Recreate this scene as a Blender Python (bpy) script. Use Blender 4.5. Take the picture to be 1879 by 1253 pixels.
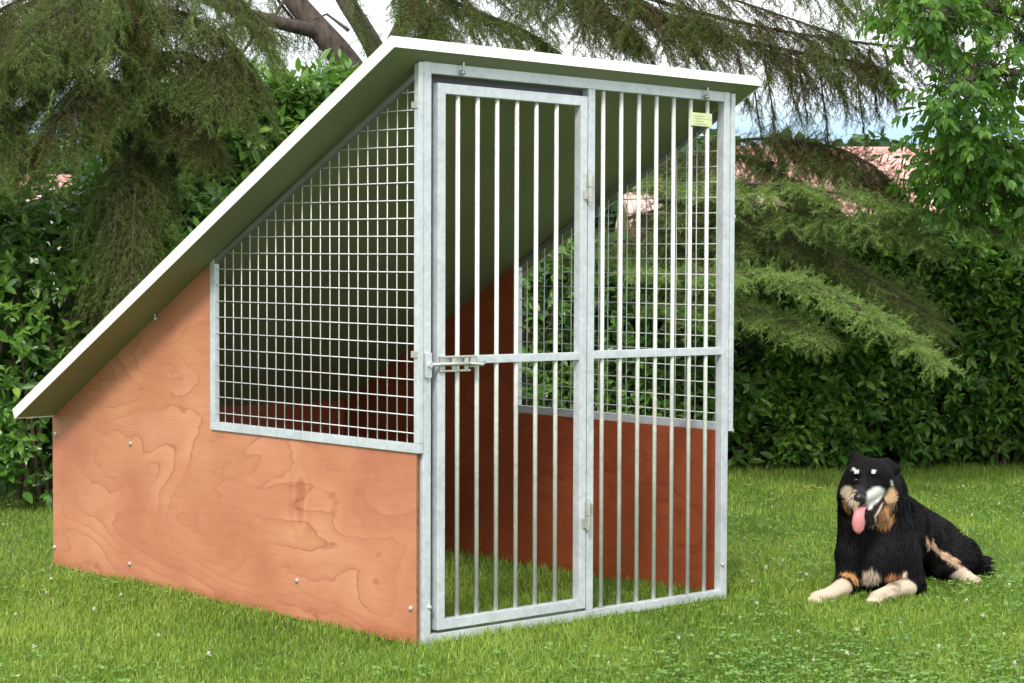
import bpy, math, random
import numpy as np
from mathutils import Vector, Matrix

random.seed(7)
rng = np.random.default_rng(11)
for o in list(bpy.data.objects):
    bpy.data.objects.remove(o, do_unlink=True)
scene = bpy.context.scene
COL = scene.collection

# ------------------------------------------------------------ camera, light, exposure
CAM = np.array([-4.0343, -4.9166, 1.2021]); YAW = 0.7305; PIT = -0.0434
FPX = 3899.0
cd = bpy.data.cameras.new('camera'); cam = bpy.data.objects.new('camera', cd); COL.objects.link(cam)
cam.location = CAM
cd.sensor_width = 36; cd.lens = FPX / 1879 * 36; cd.clip_start = 0.1; cd.clip_end = 2000
cam.rotation_euler = (math.pi / 2 + PIT, -0.0034, -YAW)
scene.camera = cam

SUN_EL, SUN_AZ = math.radians(43), math.radians(233)      # azimuth clockwise from +Y
world = bpy.data.worlds.new('World'); scene.world = world; world.use_nodes = True
wt = world.node_tree; wn = wt.nodes; wl = wt.links
bg = wn['Background']; bg.inputs[1].default_value = 0.15
sky = wn.new('ShaderNodeTexSky'); sky.sky_type = 'NISHITA'; sky.sun_disc = False
sky.sun_elevation = SUN_EL; sky.sun_rotation = SUN_AZ; sky.air_density = 1.0; sky.dust_density = 2.0
tc = wn.new('ShaderNodeTexCoord'); mp = wn.new('ShaderNodeMapping'); mp.inputs['Scale'].default_value = (1.2, 1.2, 3.2)
nz = wn.new('ShaderNodeTexNoise'); nz.inputs['Scale'].default_value = 2.2; nz.inputs['Detail'].default_value = 6
rmp = wn.new('ShaderNodeValToRGB'); rmp.color_ramp.elements[0].position = 0.30; rmp.color_ramp.elements[1].position = 0.52
rmp.color_ramp.elements[0].color = (0.35, 0.35, 0.35, 1)
mx = wn.new('ShaderNodeMixRGB'); mx.inputs[2].default_value = (11.2, 11.3, 11.5, 1)     # sunlit cloud deck
wl.new(tc.outputs['Generated'], mp.inputs[0]); wl.new(mp.outputs[0], nz.inputs[0]); wl.new(nz.outputs[0], rmp.inputs[0])
wl.new(rmp.outputs[0], mx.inputs[0]); wl.new(sky.outputs[0], mx.inputs[1])
# pale blue strip of clear air low over the horizon, below the cloud base
sz = wn.new('ShaderNodeSeparateXYZ'); wl.new(tc.outputs['Generated'], sz.inputs[0])
mr = wn.new('ShaderNodeMapRange'); mr.interpolation_type = 'SMOOTHSTEP'; mr.inputs['From Min'].default_value = .052; mr.inputs['From Max'].default_value = .088
wl.new(sz.outputs['Z'], mr.inputs[0])
m2 = wn.new('ShaderNodeMixRGB'); m2.inputs[1].default_value = (3.9, 5.6, 7.0, 1); wl.new(mr.outputs[0], m2.inputs[0]); wl.new(mx.outputs[0], m2.inputs[2]); wl.new(m2.outputs[0], bg.inputs[0])

sd = bpy.data.lights.new('sun', 'SUN'); sun = bpy.data.objects.new('sun', sd); COL.objects.link(sun)
sd.energy = 3.0; sd.angle = math.radians(11); sd.color = (1.0, 0.95, 0.87)
sv = Vector((math.sin(SUN_AZ) * math.cos(SUN_EL), math.cos(SUN_AZ) * math.cos(SUN_EL), math.sin(SUN_EL)))
sun.rotation_euler = sv.to_track_quat('Z', 'Y').to_euler()
sun.location = (-3, -4, 8)
scene.view_settings.view_transform = 'Standard'; scene.view_settings.look = 'None'
scene.view_settings.exposure = 0.2; scene.view_settings.gamma = 1; scene.view_settings.use_curve_mapping = False
scene.render.engine = 'CYCLES'
scene.cycles.max_bounces = 6; scene.cycles.transparent_max_bounces = 4

# ------------------------------------------------------------ helpers
FH = np.array([math.sin(YAW), math.cos(YAW)]); RH = np.array([math.cos(YAW), -math.sin(YAW)])
def G(r, d, z=0.0):
    "point r metres right of and d metres in front of where the photographer stands"
    xy = CAM[:2] + r * RH + d * FH
    return np.array([xy[0], xy[1], z])
def at(px, py, d):
    "point of the place seen at (px, py) of the photograph at distance d"
    return G((px - 939.5) * d / FPX, d, 1.2021 + d * (457.3 - py) / FPX)

def tag(o, label=None, cat=None, group=None, kind=None):
    if label: o['label'] = label
    if cat: o['category'] = cat
    if group: o['group'] = group
    if kind: o['kind'] = kind
    return o
def empty(name, loc=(0, 0, 0), rz=0.0):
    o = bpy.data.objects.new(name, None); COL.objects.link(o)
    o.location = Vector([float(v) for v in loc]); o.rotation_euler = (0, 0, rz); o.empty_display_size = 0.1
    return o
def link(name, me, mat=None, parent=None, loc=None):
    o = bpy.data.objects.new(name, me); COL.objects.link(o)
    if mat is not None and len(me.materials) == 0: me.materials.append(mat)
    if parent is not None: o.parent = parent
    if loc is not None: o.location = Vector([float(v) for v in loc])
    return o
def npmesh(name, V, F, attr=None, smooth=False):
    """V (n,3); F list of (m,k) index arrays; attr dict name -> (n,3) colours"""
    me = bpy.data.meshes.new(name)
    V = np.asarray(V, dtype=np.float32)
    me.vertices.add(len(V)); me.vertices.foreach_set('co', V.ravel())
    F = [np.asarray(f, dtype=np.int32) for f in (F if isinstance(F, list) else [F])]
    idx = np.concatenate([f.ravel() for f in F]); tot = np.concatenate([np.full(len(f), f.shape[1], np.int32) for f in F])
    st = np.concatenate([[0], np.cumsum(tot)[:-1]]).astype(np.int32)
    me.loops.add(len(idx)); me.loops.foreach_set('vertex_index', idx)
    me.polygons.add(len(tot)); me.polygons.foreach_set('loop_start', st)
    if smooth: me.polygons.foreach_set('use_smooth', np.ones(len(tot), bool))
    me.update(calc_edges=True)
    if attr:
        for k, c in attr.items():
            a = me.color_attributes.new(k, 'FLOAT_COLOR', 'POINT')
            cc = np.ones((len(V), 4), np.float32); cc[:, :3] = c; a.data.foreach_set('color', cc.ravel())
    return me
class MB:
    "collects simple solids into one mesh"
    def __init__(s): s.v = []; s.f = []
    def add(s, vs, fs):
        n = len(s.v); s.v += [tuple(float(c) for c in v) for v in vs]; s.f += [tuple(i + n for i in f) for f in fs]; return s
    def box(s, a, b):
        (x0, y0, z0), (x1, y1, z1) = a, b
        return s.add([(x0,y0,z0),(x1,y0,z0),(x1,y1,z0),(x0,y1,z0),(x0,y0,z1),(x1,y0,z1),(x1,y1,z1),(x0,y1,z1)],
                     [(0,3,2,1),(4,5,6,7),(0,1,5,4),(1,2,6,5),(2,3,7,6),(3,0,4,7)])
    def prism(s, poly, x0, x1):
        "polygon in the y-z plane pushed from x0 to x1"
        n = len(poly); vs = [(x0, y, z) for y, z in poly] + [(x1, y, z) for y, z in poly]
        return s.add(vs, [tuple(range(n)), tuple(range(2*n-1, n-1, -1))] + [((i+1) % n, i, n+i, n+(i+1) % n) for i in range(n)])
    def tube(s, pts, rad, k=8, caps=True):
        P = [Vector([float(c) for c in p]) for p in pts]; R = rad if hasattr(rad, '__len__') else [rad] * len(P)
        ring = []; up = None
        for i, p in enumerate(P):
            t = (P[min(i+1, len(P)-1)] - P[max(i-1, 0)]).normalized()
            if up is None:
                up = Vector((0, 0, 1)) if abs(t.z) < .9 else Vector((1, 0, 0))
            u = (up - t * up.dot(t)).normalized(); w = t.cross(u); up = u
            ring += [p + (u * math.cos(2*math.pi*j/k) + w * math.sin(2*math.pi*j/k)) * R[i] for j in range(k)]
        fs = []
        for i in range(len(P)-1):
            for j in range(k):
                fs.append((i*k+j, i*k+(j+1) % k, (i+1)*k+(j+1) % k, (i+1)*k+j))
        if caps: fs += [tuple(range(k-1, -1, -1)), tuple((len(P)-1)*k + j for j in range(k))]
        return s.add(ring, fs)
    def mesh(s, name, smooth=False, bevel=0):
        me = bpy.data.meshes.new(name); me.from_pydata(s.v, [], s.f); me.update()
        if smooth:
            me.polygons.foreach_set('use_smooth', [True] * len(me.polygons))
        return me
    def build(s, name, mat, parent=None, smooth=False, bevel=0, loc=None):
        o = link(name, s.mesh(name, smooth), mat, parent, loc)
        if bevel:
            m = o.modifiers.new('bevel', 'BEVEL'); m.width = bevel; m.segments = 2; m.limit_method = 'ANGLE'
            w = o.modifiers.new('wn', 'WEIGHTED_NORMAL')
        return o

# ------------------------------------------------------------ materials
def mat(name):
    m = bpy.data.materials.new(name); m.use_nodes = True
    return m, m.node_tree.nodes, m.node_tree.links, m.node_tree.nodes['Principled BSDF']
def N(n, t, **kw):
    o = n.new(t)
    for k, v in kw.items():
        if k in o.inputs: o.inputs[k].default_value = v
        else: setattr(o, k, v)
    return o
def ramp(n, stops):
    r = n.new('ShaderNodeValToRGB'); e = r.color_ramp.elements
    while len(e) < len(stops): e.new(0.5)
    for el, (p, c) in zip(e, stops): el.position = p; el.color = (*c, 1)
    return r

def zinc(name, base=(.55, .59, .62), metal=.35, rough=.40):
    m, n, l, b = mat(name)
    t = N(n, 'ShaderNodeTexCoord'); v = N(n, 'ShaderNodeTexVoronoi', Scale=70.0); z = N(n, 'ShaderNodeTexNoise', Scale=9.0, Detail=5.0)
    l.new(t.outputs['Object'], v.inputs['Vector']); l.new(t.outputs['Object'], z.inputs['Vector'])
    a = N(n, 'ShaderNodeMath', operation='MULTIPLY_ADD'); a.inputs[1].default_value = .35
    sp = N(n, 'ShaderNodeSeparateColor'); l.new(v.outputs['Color'], sp.inputs[0]); l.new(sp.outputs[0], a.inputs[0]); l.new(z.outputs[0], a.inputs[2])
    r = ramp(n, [(.3, tuple(c * .84 for c in base)), (.6, base), (1.0, tuple(min(c * 1.16, .85) for c in base))])
    l.new(a.outputs[0], r.inputs[0]); l.new(r.outputs[0], b.inputs['Base Color'])
    rr = N(n, 'ShaderNodeMapRange'); rr.inputs['To Min'].default_value = rough - .08; rr.inputs['To Max'].default_value = rough + .15
    l.new(a.outputs[0], rr.inputs[0]); l.new(rr.outputs[0], b.inputs['Roughness'])
    b.inputs['Metallic'].default_value = metal
    bp = N(n, 'ShaderNodeBump', Strength=.15, Distance=.002); l.new(z.outputs[0], bp.inputs['Height']); l.new(bp.outputs[0], b.inputs['Normal'])
    return m
M_ZINC = zinc('galvanised_steel')
M_SHADED = zinc('shaded_steel', (.22, .23, .22), .3, .5)  # dark grey puts the shade under the roof into the top rails' colour
M_WIRE = zinc('galvanised_wire', (.66, .67, .66), .2, .45)
M_BAR = zinc('galvanised_bar', (.66, .67, .63), .2, .4)
M_BOLT = zinc('zinc_hardware', (.55, .55, .5), .7, .3)

def plywood(nm='varnished_okoume_plywood', dark=(1, 1, 1)):
    m, n, l, b = mat(nm)
    t = N(n, 'ShaderNodeTexCoord')
    mp = N(n, 'ShaderNodeMapping'); mp.inputs['Scale'].default_value = (1, .42, 1.0); mp.inputs['Location'].default_value = (0, .35, .15)
    l.new(t.outputs['Object'], mp.inputs[0])
    # slow field whose contour lines are the cathedral figure of rotary cut veneer
    n1 = N(n, 'ShaderNodeTexNoise', Scale=1.9, Detail=5.0, Roughness=.45, Distortion=.3); l.new(mp.outputs[0], n1.inputs['Vector'])
    sx = N(n, 'ShaderNodeSeparateXYZ'); l.new(mp.outputs[0], sx.inputs[0])
    ad = N(n, 'ShaderNodeMath', operation='MULTIPLY_ADD'); ad.inputs[1].default_value = .30
    l.new(sx.outputs['Z'], ad.inputs[0]); l.new(n1.outputs[0], ad.inputs[2])
    mu = N(n, 'ShaderNodeMath', operation='MULTIPLY'); mu.inputs[1].default_value = 19.0; l.new(ad.outputs[0], mu.inputs[0])
    fr = N(n, 'ShaderNodeMath', operation='FRACT'); l.new(mu.outputs[0], fr.inputs[0])
    # uneven line strength
    n2 = N(n, 'ShaderNodeTexNoise', Scale=2.6, Detail=3.0); l.new(t.outputs['Object'], n2.inputs['Vector'])
    n3 = N(n, 'ShaderNodeTexNoise', Scale=34.0, Detail=8.0, Roughness=.75)
    m3 = N(n, 'ShaderNodeMapping'); m3.inputs['Scale'].default_value = (1, .16, 2.0); l.new(t.outputs['Object'], m3.inputs[0]); l.new(m3.outputs[0], n3.inputs['Vector'])
    line = ramp(n, [(0.0, (.0,)*3), (.07, (.60,)*3), (.4, (.85,)*3), (.92, (1,)*3), (1.0, (.1,)*3)]); l.new(fr.outputs[0], line.inputs[0])
    lm = N(n, 'ShaderNodeMath', operation='SUBTRACT'); lm.inputs[0].default_value = 1.0; l.new(line.outputs[0], lm.inputs[1])
    lr = N(n, 'ShaderNodeMapRange'); lr.inputs['From Min'].default_value = .36; lr.inputs['From Max'].default_value = .68; l.new(n2.outputs[0], lr.inputs[0])
    ls = N(n, 'ShaderNodeMath', operation='MULTIPLY'); l.new(lm.outputs[0], ls.inputs[0]); l.new(lr.outputs[0], ls.inputs[1])
    base = ramp(n, [(.34, (.40, .14, .072)), (.5, (.50, .20, .108)), (.66, (.58, .262, .148))]); 
    bs = N(n, 'ShaderNodeMath', operation='MULTIPLY_ADD'); bs.inputs[1].default_value = .3; l.new(n3.outputs[0], bs.inputs[0])
    b2 = N(n, 'ShaderNodeMath', operation='MULTIPLY'); b2.inputs[1].default_value = .7; l.new(n2.outputs[0], b2.inputs[0]); l.new(b2.outputs[0], bs.inputs[2])
    l.new(bs.outputs[0], base.inputs[0])
    mxx = N(n, 'ShaderNodeMixRGB', blend_type='MULTIPLY'); mxx.inputs[2].default_value = (.64, .49, .44, 1)
    fl = N(n, 'ShaderNodeMath', operation='FLOOR'); l.new(mu.outputs[0], fl.inputs[0])
    wn_ = N(n, 'ShaderNodeTexWhiteNoise', noise_dimensions='1D'); l.new(fl.outputs[0], wn_.inputs['W'])
    band = ramp(n, [(0, (.86, .74, .76)), (.5, (1, 1, 1)), (1, (1.0, 1.04, .90))]); l.new(wn_.outputs['Value'], band.inputs[0])
    mb_ = N(n, 'ShaderNodeMixRGB', blend_type='MULTIPLY'); mb_.inputs[0].default_value = .5; l.new(base.outputs[0], mb_.inputs[1]); l.new(band.outputs[0], mb_.inputs[2])
    l.new(ls.outputs[0], mxx.inputs[0]); l.new(mb_.outputs[0], mxx.inputs[1])
    # knot: darker torn streak with rings
    kd = N(n, 'ShaderNodeMapping'); kd.vector_type = 'POINT'
    kd.inputs['Location'].default_value = (0, -.60 * 1.0, -.40 * .45); kd.inputs['Scale'].default_value = (0, 1.0, .45)
    nk = N(n, 'ShaderNodeTexNoise', Scale=9.0, Detail=3.0); l.new(t.outputs['Object'], nk.inputs['Vector'])
    l.new(t.outputs['Object'], kd.inputs[0])
    ln = N(n, 'ShaderNodeVectorMath', operation='LENGTH'); l.new(kd.outputs[0], ln.inputs[0])
    ka = N(n, 'ShaderNodeMath', operation='MULTIPLY_ADD'); ka.inputs[1].default_value = .12; l.new(nk.outputs[0], ka.inputs[0]); l.new(ln.outputs['Value'], ka.inputs[2])
    kr = ramp(n, [(.0, (.72, .58, .5)), (.070, (.8, .68, .6)), (.088, (1, 1, 1)), (.115, (.93, .88, .84)), (.14, (1, 1, 1))]); l.new(ka.outputs[0], kr.inputs[0])
    mk = N(n, 'ShaderNodeMixRGB', blend_type='MULTIPLY'); mk.inputs[0].default_value = 1; l.new(mxx.outputs[0], mk.inputs[1]); l.new(kr.outputs[0], mk.inputs[2])
    # ground splash on the lowest few centimetres
    so = N(n, 'ShaderNodeSeparateXYZ'); l.new(t.outputs['Object'], so.inputs[0])
    dz = N(n, 'ShaderNodeMath', operation='MULTIPLY_ADD'); dz.inputs[1].default_value = .10; l.new(n3.outputs[0], dz.inputs[0]); l.new(so.outputs['Z'], dz.inputs[2])
    dr = ramp(n, [(.04, (.72, .72, .55)), (.10, (1, 1, 1))]); l.new(dz.outputs[0], dr.inputs[0])
    md = N(n, 'ShaderNodeMixRGB', blend_type='MULTIPLY'); md.inputs[0].default_value = 1; l.new(mk.outputs[0], md.inputs[1]); l.new(dr.outputs[0], md.inputs[2])
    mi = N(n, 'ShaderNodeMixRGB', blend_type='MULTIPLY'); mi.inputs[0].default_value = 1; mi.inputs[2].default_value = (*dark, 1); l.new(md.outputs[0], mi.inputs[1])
    l.new(mi.outputs[0], b.inputs['Base Color']); b.inputs['Roughness'].default_value = .5
    bp = N(n, 'ShaderNodeBump', Strength=.12, Distance=.001); l.new(n3.outputs[0], bp.inputs['Height']); l.new(bp.outputs[0], b.inputs['Normal'])
    return m
M_PLY = plywood()
M_PLY_IN = plywood('reddish_inner_plywood_face', (.54, .30, .19))     # redder inner veneer, with the dim interior's shade put into the tint
def simple(name, c, rough=.6, metal=0, noise=.12, scale=6.0):
    m, n, l, b = mat(name)
    t = N(n, 'ShaderNodeTexCoord'); z = N(n, 'ShaderNodeTexNoise', Scale=scale, Detail=5.0); l.new(t.outputs['Object'], z.inputs['Vector'])
    r = ramp(n, [(.3, tuple(x * (1 - noise) for x in c)), (.7, tuple(min(x * (1 + noise), 1) for x in c))])
    l.new(z.outputs[0], r.inputs[0]); l.new(r.outputs[0], b.inputs['Base Color'])
    b.inputs['Roughness'].default_value = rough; b.inputs['Metallic'].default_value = metal
    return m
M_EDGE = simple('plywood_edge', (.20, .10, .05), .8, 0, .3, 60)
M_ROOFEDGE = simple('cream_roof_edge', (.78, .77, .70), .45, 0, .05, 8)
M_UNDER = simple('olive_roof_lining', (.205, .215, .12), .55, 0, .10, 3)
M_PLATE = simple('pale_green_plate', (.62, .68, .36), .4, 0, .15, 40)
M_PLATE2 = simple('worn_print', (.40, .45, .25), .5, 0, .3, 60)
M_STOP = simple('dark_stop_strip', (.035, .038, .05), .5)
M_DARK = simple('dark_rubber', (.02, .02, .02), .6)

def foliage(name, stops, rough=.4, trans=.3, tcol=(.25, .42, .05), spec=.5, objrand=False):
    m, n, l, b = mat(name)
    if objrand:
        a = N(n, 'ShaderNodeObjectInfo'); src = a.outputs['Random']
    else:
        a = N(n, 'ShaderNodeVertexColor'); a.layer_name = 'tone'
        s = N(n, 'ShaderNodeSeparateColor'); l.new(a.outputs['Color'], s.inputs[0]); src = s.outputs[0]
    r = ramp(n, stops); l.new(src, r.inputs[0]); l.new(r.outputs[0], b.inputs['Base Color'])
    b.inputs['Roughness'].default_value = rough; b.inputs['Specular IOR Level'].default_value = spec
    tr = N(n, 'ShaderNodeBsdfTranslucent'); g = N(n, 'ShaderNodeMixRGB', blend_type='MULTIPLY'); g.inputs[0].default_value = 0
    hs = N(n, 'ShaderNodeMixRGB', blend_type='MIX'); hs.inputs[0].default_value = .55; hs.inputs[2].default_value = (*tcol, 1)
    l.new(r.outputs[0], hs.inputs[1]); l.new(hs.outputs[0], tr.inputs[0])
    ms = N(n, 'ShaderNodeMixShader'); ms.inputs[0].default_value = trans
    l.new(b.outputs[0], ms.inputs[1]); l.new(tr.outputs[0], ms.inputs[2])
    l.new(ms.outputs[0], n['Material Output'].inputs[0])
    return m
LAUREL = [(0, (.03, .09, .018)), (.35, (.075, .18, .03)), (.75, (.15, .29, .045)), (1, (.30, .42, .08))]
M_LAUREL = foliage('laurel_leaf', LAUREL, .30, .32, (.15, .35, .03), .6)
M_LAUREL_O = foliage('laurel_leaf_single', LAUREL, .30, .32, (.15, .35, .03), .6, True)
CHERRY = [(0, (.03, .09, .015)), (.55, (.07, .17, .02)), (.85, (.14, .27, .03)), (1, (.32, .42, .05))]
M_CHERRY = foliage('cherry_leaf', CHERRY, .42, .4, (.25, .5, .04), .4)
M_CHERRY_O = foliage('cherry_leaf_single', CHERRY, .42, .4, (.25, .5, .04), .4, True)
M_NEEDLE = foliage('cedar_needle', [(0, (.08, .045, .022)), (.22, (.075, .075, .02)), (.55, (.085, .135, .03)), (1, (.22, .33, .085))], .5, .25, (.25, .36, .05), .3)
M_GRASS = foliage('grass_blade', [(0, (.26, .24, .10)), (.08, (.20, .22, .06)), (.14, (.09, .165, .02)), (.5, (.19, .31, .035)), (1, (.42, .50, .10))], .45, .35, (.25, .45, .04), .35)
M_CLOVER = foliage('clover_leaf', [(0, (.08, .18, .035)), (.7, (.16, .30, .06)), (1, (.32, .45, .16))], .5, .25, (.25, .45, .05), .35)
M_FAR = foliage('distant_leaf', [(0, (.03, .07, .03)), (1, (.08, .14, .05))], .6, .2, (.15, .3, .05), .2)

def bark(name, a, c):
    m, n, l, b = mat(name)
    t = N(n, 'ShaderNodeTexCoord'); mp = N(n, 'ShaderNodeMapping'); mp.inputs['Scale'].default_value = (1, 1, .3); l.new(t.outputs['Object'], mp.inputs[0])
    z = N(n, 'ShaderNodeTexNoise', Scale=28.0, Detail=7.0, Roughness=.7); l.new(mp.outputs[0], z.inputs['Vector'])
    r = ramp(n, [(.35, a), (.65, c)]); l.new(z.outputs[0], r.inputs[0]); l.new(r.outputs[0], b.inputs['Base Color'])
    b.inputs['Roughness'].default_value = .9
    bp = N(n, 'ShaderNodeBump', Strength=.8, Distance=.02); l.new(z.outputs[0], bp.inputs['Height']); l.new(bp.outputs[0], b.inputs['Normal'])
    return m
M_BARK = bark('cedar_bark', (.028, .021, .016), (.105, .08, .062))
M_TWIG = bark('twig_bark', (.05, .035, .02), (.16, .12, .08))

# ------------------------------------------------------------ ground
def lawn_mat():
    m, n, l, b = mat('lawn_soil_and_thatch')
    t = N(n, 'ShaderNodeTexCoord'); z = N(n, 'ShaderNodeTexNoise', Scale=1.2, Detail=6.0); y = N(n, 'ShaderNodeTexNoise', Scale=60.0, Detail=6.0)
    l.new(t.outputs['Object'], z.inputs['Vector']); l.new(t.outputs['Object'], y.inputs['Vector'])
    a = N(n, 'ShaderNodeMath', operation='MULTIPLY_ADD'); a.inputs[1].default_value = .5; l.new(y.outputs[0], a.inputs[0]); 
    h = N(n, 'ShaderNodeMath', operation='MULTIPLY'); h.inputs[1].default_value = .5; l.new(z.outputs[0], h.inputs[0]); l.new(h.outputs[0], a.inputs[2])
    r = ramp(n, [(.3, (.035, .06, .012)), (.5, (.06, .11, .02)), (.7, (.10, .16, .035))]); l.new(a.outputs[0], r.inputs[0]); l.new(r.outputs[0], b.inputs['Base Color'])
    b.inputs['Roughness'].default_value = .95
    bp = N(n, 'ShaderNodeBump', Strength=.8, Distance=.01); l.new(y.outputs[0], bp.inputs['Height']); l.new(bp.outputs[0], b.inputs['Normal'])
    return m
gm = MB()
gm.add([(-400, -400, 0), (400, -400, 0), (400, 400, 0), (-400, 400, 0)], [(0, 1, 2, 3)])
lawn = gm.build('lawn', lawn_mat()); tag(lawn, kind='structure')

# ------------------------------------------------------------ the kennel
W, D, H = 1.3807, 2.1752, 1.75
WIN_Z, WIN_Y = .585, 1.106
def wall_top(y): return 1.722 - .521 * y          # top line of the side walls
kennel = empty('dog_kennel', (0, 0, 0))
tag(kennel, 'plywood dog kennel with sloping roof, barred steel front and wire mesh sides on the lawn', 'kennel')

def side_panel(x0, x1, name_label=None):
    poly = [(.014, 0.004), (D, 0.004), (D, wall_top(D)), (WIN_Y, wall_top(WIN_Y)), (WIN_Y, WIN_Z), (.014, WIN_Z)]
    o = MB().prism(poly, x0, x1).build('side_panel', M_PLY, kennel, bevel=.0012)
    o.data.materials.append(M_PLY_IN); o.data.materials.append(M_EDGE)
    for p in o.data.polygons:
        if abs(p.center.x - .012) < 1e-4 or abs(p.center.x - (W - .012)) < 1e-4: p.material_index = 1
        elif abs(p.center.y - .014) < 1e-3: p.material_index = 2
    return o
def screw(x, y, z, parent, sgn=-1):
    b = MB(); b.tube([(x, y, z), (x + sgn * .003, y, z), (x + sgn * .006, y, z)], [.0085, .0085, .004], 10)
    b.tube([(x + sgn * .006, y, z - .0), (x + sgn * .011, y, z)], [.0045, .003], 6)
    o = b.build('bolt_head', M_BOLT, parent, smooth=False); return o
pl = side_panel(0.0, .012); tag(pl, 'outer left plywood wall with swirling orange grain')
for (y, z) in ((1.623, .501), (1.632, .07), (2.151, .499), (2.162, .074), (.039, .115), (.62, .13)):
    screw(0.0, y, z, pl)
pr_ = side_panel(W - .012, W)
for (y, z) in ((1.623, .501), (1.632, .07), (2.151, .499), (2.162, .074), (.05, .115)): screw(W, y, z, pr_, 1)
# rear wall
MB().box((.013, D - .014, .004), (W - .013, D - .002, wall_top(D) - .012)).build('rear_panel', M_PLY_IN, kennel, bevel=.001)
# cross rail inside, at the rear
MB().box((.014, D - .06, .30), (W - .014, D - .03, .325)).build('cross_rail', M_ZINC, kennel, bevel=.002)
# steel feet channels inside along the walls
def mesh_panel(x0, x1, xw, lab=None):
    """welded wire panel: flat steel frame, wires are its pieces"""
    fw = .028
    fm = MB()
    sl = -.521; dz = fw * math.sqrt(1 + sl * sl)
    # bottom rail, rear stile, sloping top rail, front flange (butted, not overlapping)
    fm.prism([(-.004, WIN_Z), (WIN_Y, WIN_Z), (WIN_Y, WIN_Z + fw), (-.004, WIN_Z + fw)], x0, x1)
    fm.prism([(WIN_Y - fw, WIN_Z + fw + .0005), (WIN_Y, WIN_Z + fw + .0005), (WIN_Y, wall_top(WIN_Y)), (WIN_Y - fw, wall_top(WIN_Y - fw))], x0, x1)
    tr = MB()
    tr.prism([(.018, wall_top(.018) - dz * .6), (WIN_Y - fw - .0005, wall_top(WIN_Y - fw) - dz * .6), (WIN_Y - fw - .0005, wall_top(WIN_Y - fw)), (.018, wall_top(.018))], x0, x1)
    fm.prism([(-.004, WIN_Z + fw + .0005), (.0175, WIN_Z + fw + .0005), (.0175, H - .012), (-.004, H - .003)], x0, x1)
    p = fm.build('mesh_panel', M_ZINC, kennel, bevel=.0012)
    tr.build('top_rail', M_SHADED, p, bevel=.001)
    # upright wires
    y = .0175 + .048; i = 0
    while y < WIN_Y - fw - .01:
        z1 = wall_top(y) - dz * .3
        jit = random.uniform(-.0012, .0012)
        MB().tube([(xw, y, WIN_Z + .015), (xw + random.uniform(-.0015, .0015), y + jit, (WIN_Z + z1) / 2), (xw, y, z1)], .0018, 6, True).build('wire', M_WIRE, p, smooth=True)
        y += .0485; i += 1
    # level wires, welded to the outside of the uprights
    z = WIN_Z + fw + .030
    sx = -.0042 if x0 < .5 else .0042
    while z < wall_top(.03) - .03:
        ye = min(WIN_Y - .012, (1.722 - .012 - z) / .521)
        MB().tube([(xw + sx, .010, z), (xw + sx, (ye + .01) / 2, z + random.uniform(-.0012, .0012)), (xw + sx, ye, z)], .0018, 6, True).build('wire', M_WIRE, p, smooth=True)
        z += .0535
    return p
mpl = mesh_panel(-.008, .0115, .006)
mpr = mesh_panel(W - .0115, W + .008, W - .006)
for z in (1.62, .88):
    MB().box((-.013, -.002, z - .010), (-.0083, .026, z + .010)).build('clip', M_BOLT, mpl, bevel=.001)
    MB().box((W + .0083, -.002, z - .30), (W + .016, .014, z - .288)).build('clip', M_BOLT, mpr, bevel=.001)

# front frame: posts, top rail, sill, middle post
P0, P1 = .0150, .0450           # left post
Q0, Q1 = W - .0445, W - .0135   # right post
m0, m1 = .698, .728             # middle post
ff = MB()
ff.box((P0, 0, .004), (P1, .03, H))
ff.box((Q0, 0, .004), (Q1, .03, H))
ff.box((P1 + .0003, .001, H - .034), (Q0 - .0003, .029, H - .001))
ff.box((P1 + .0003, .001, .006), (Q0 - .0003, .029, .036))
ff.box((m0, .001, .0363), (m1, .029, H - .0343))
ff.box((m1 + .0003, .003, .850), (Q0 - .0003, .027, .876))
frame = ff.build('front_frame', M_ZINC, kennel, bevel=.0015)
def bars(xs, z0, z1, parent, rad=.0070):
    for x in xs:
        MB().tube([(x, .015, z0), (x, .015, z1)], rad, 14).build('bar', M_BAR, parent, smooth=True)
rx = np.linspace(.7765, 1.268, 7)
bars(rx[:], .0365, H - .0345, frame)
# door
d0, d1 = .0675, .690
dz0, dz1 = .046, H - .060
y0, y1 = -.004, .026
dm = MB()
dm.box((d0, y0, dz0), (d0 + .030, y1, dz1)); dm.box((d1 - .030, y0, dz0), (d1, y1, dz1))
dm.box((d0 + .0303, y0 + .001, dz0), (d1 - .0303, y1 - .001, dz0 + .031))
dm.box((d0 + .0303, y0 + .001, dz1 - .031), (d1 - .0303, y1 - .001, dz1))
dm.box((d0 + .0303, y0 + .003, .848), (d1 - .0303, y1 - .003, .873))
door = dm.build('door', M_ZINC, kennel, bevel=.0015); tag(door, 'barred steel door on the left half of the kennel front, shut')
for x in (.1575, .2365, .3165, .3985, .4805, .5670):
    MB().tube([(x, .011, dz0 + .031), (x, .011, dz1 - .031)], .0070, 14).build('bar', M_BAR, door, smooth=True)
# dark stop strips closing the gap round the door
b = MB(); b.box((P1 - .004, .0305, .045), (P1 + .034, .0335, H - .040)); b.box((P1 + .0343, .0305, H - .075), (m0 - .001, .0335, H - .040))
b.build('door_stop', M_STOP, frame)
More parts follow.
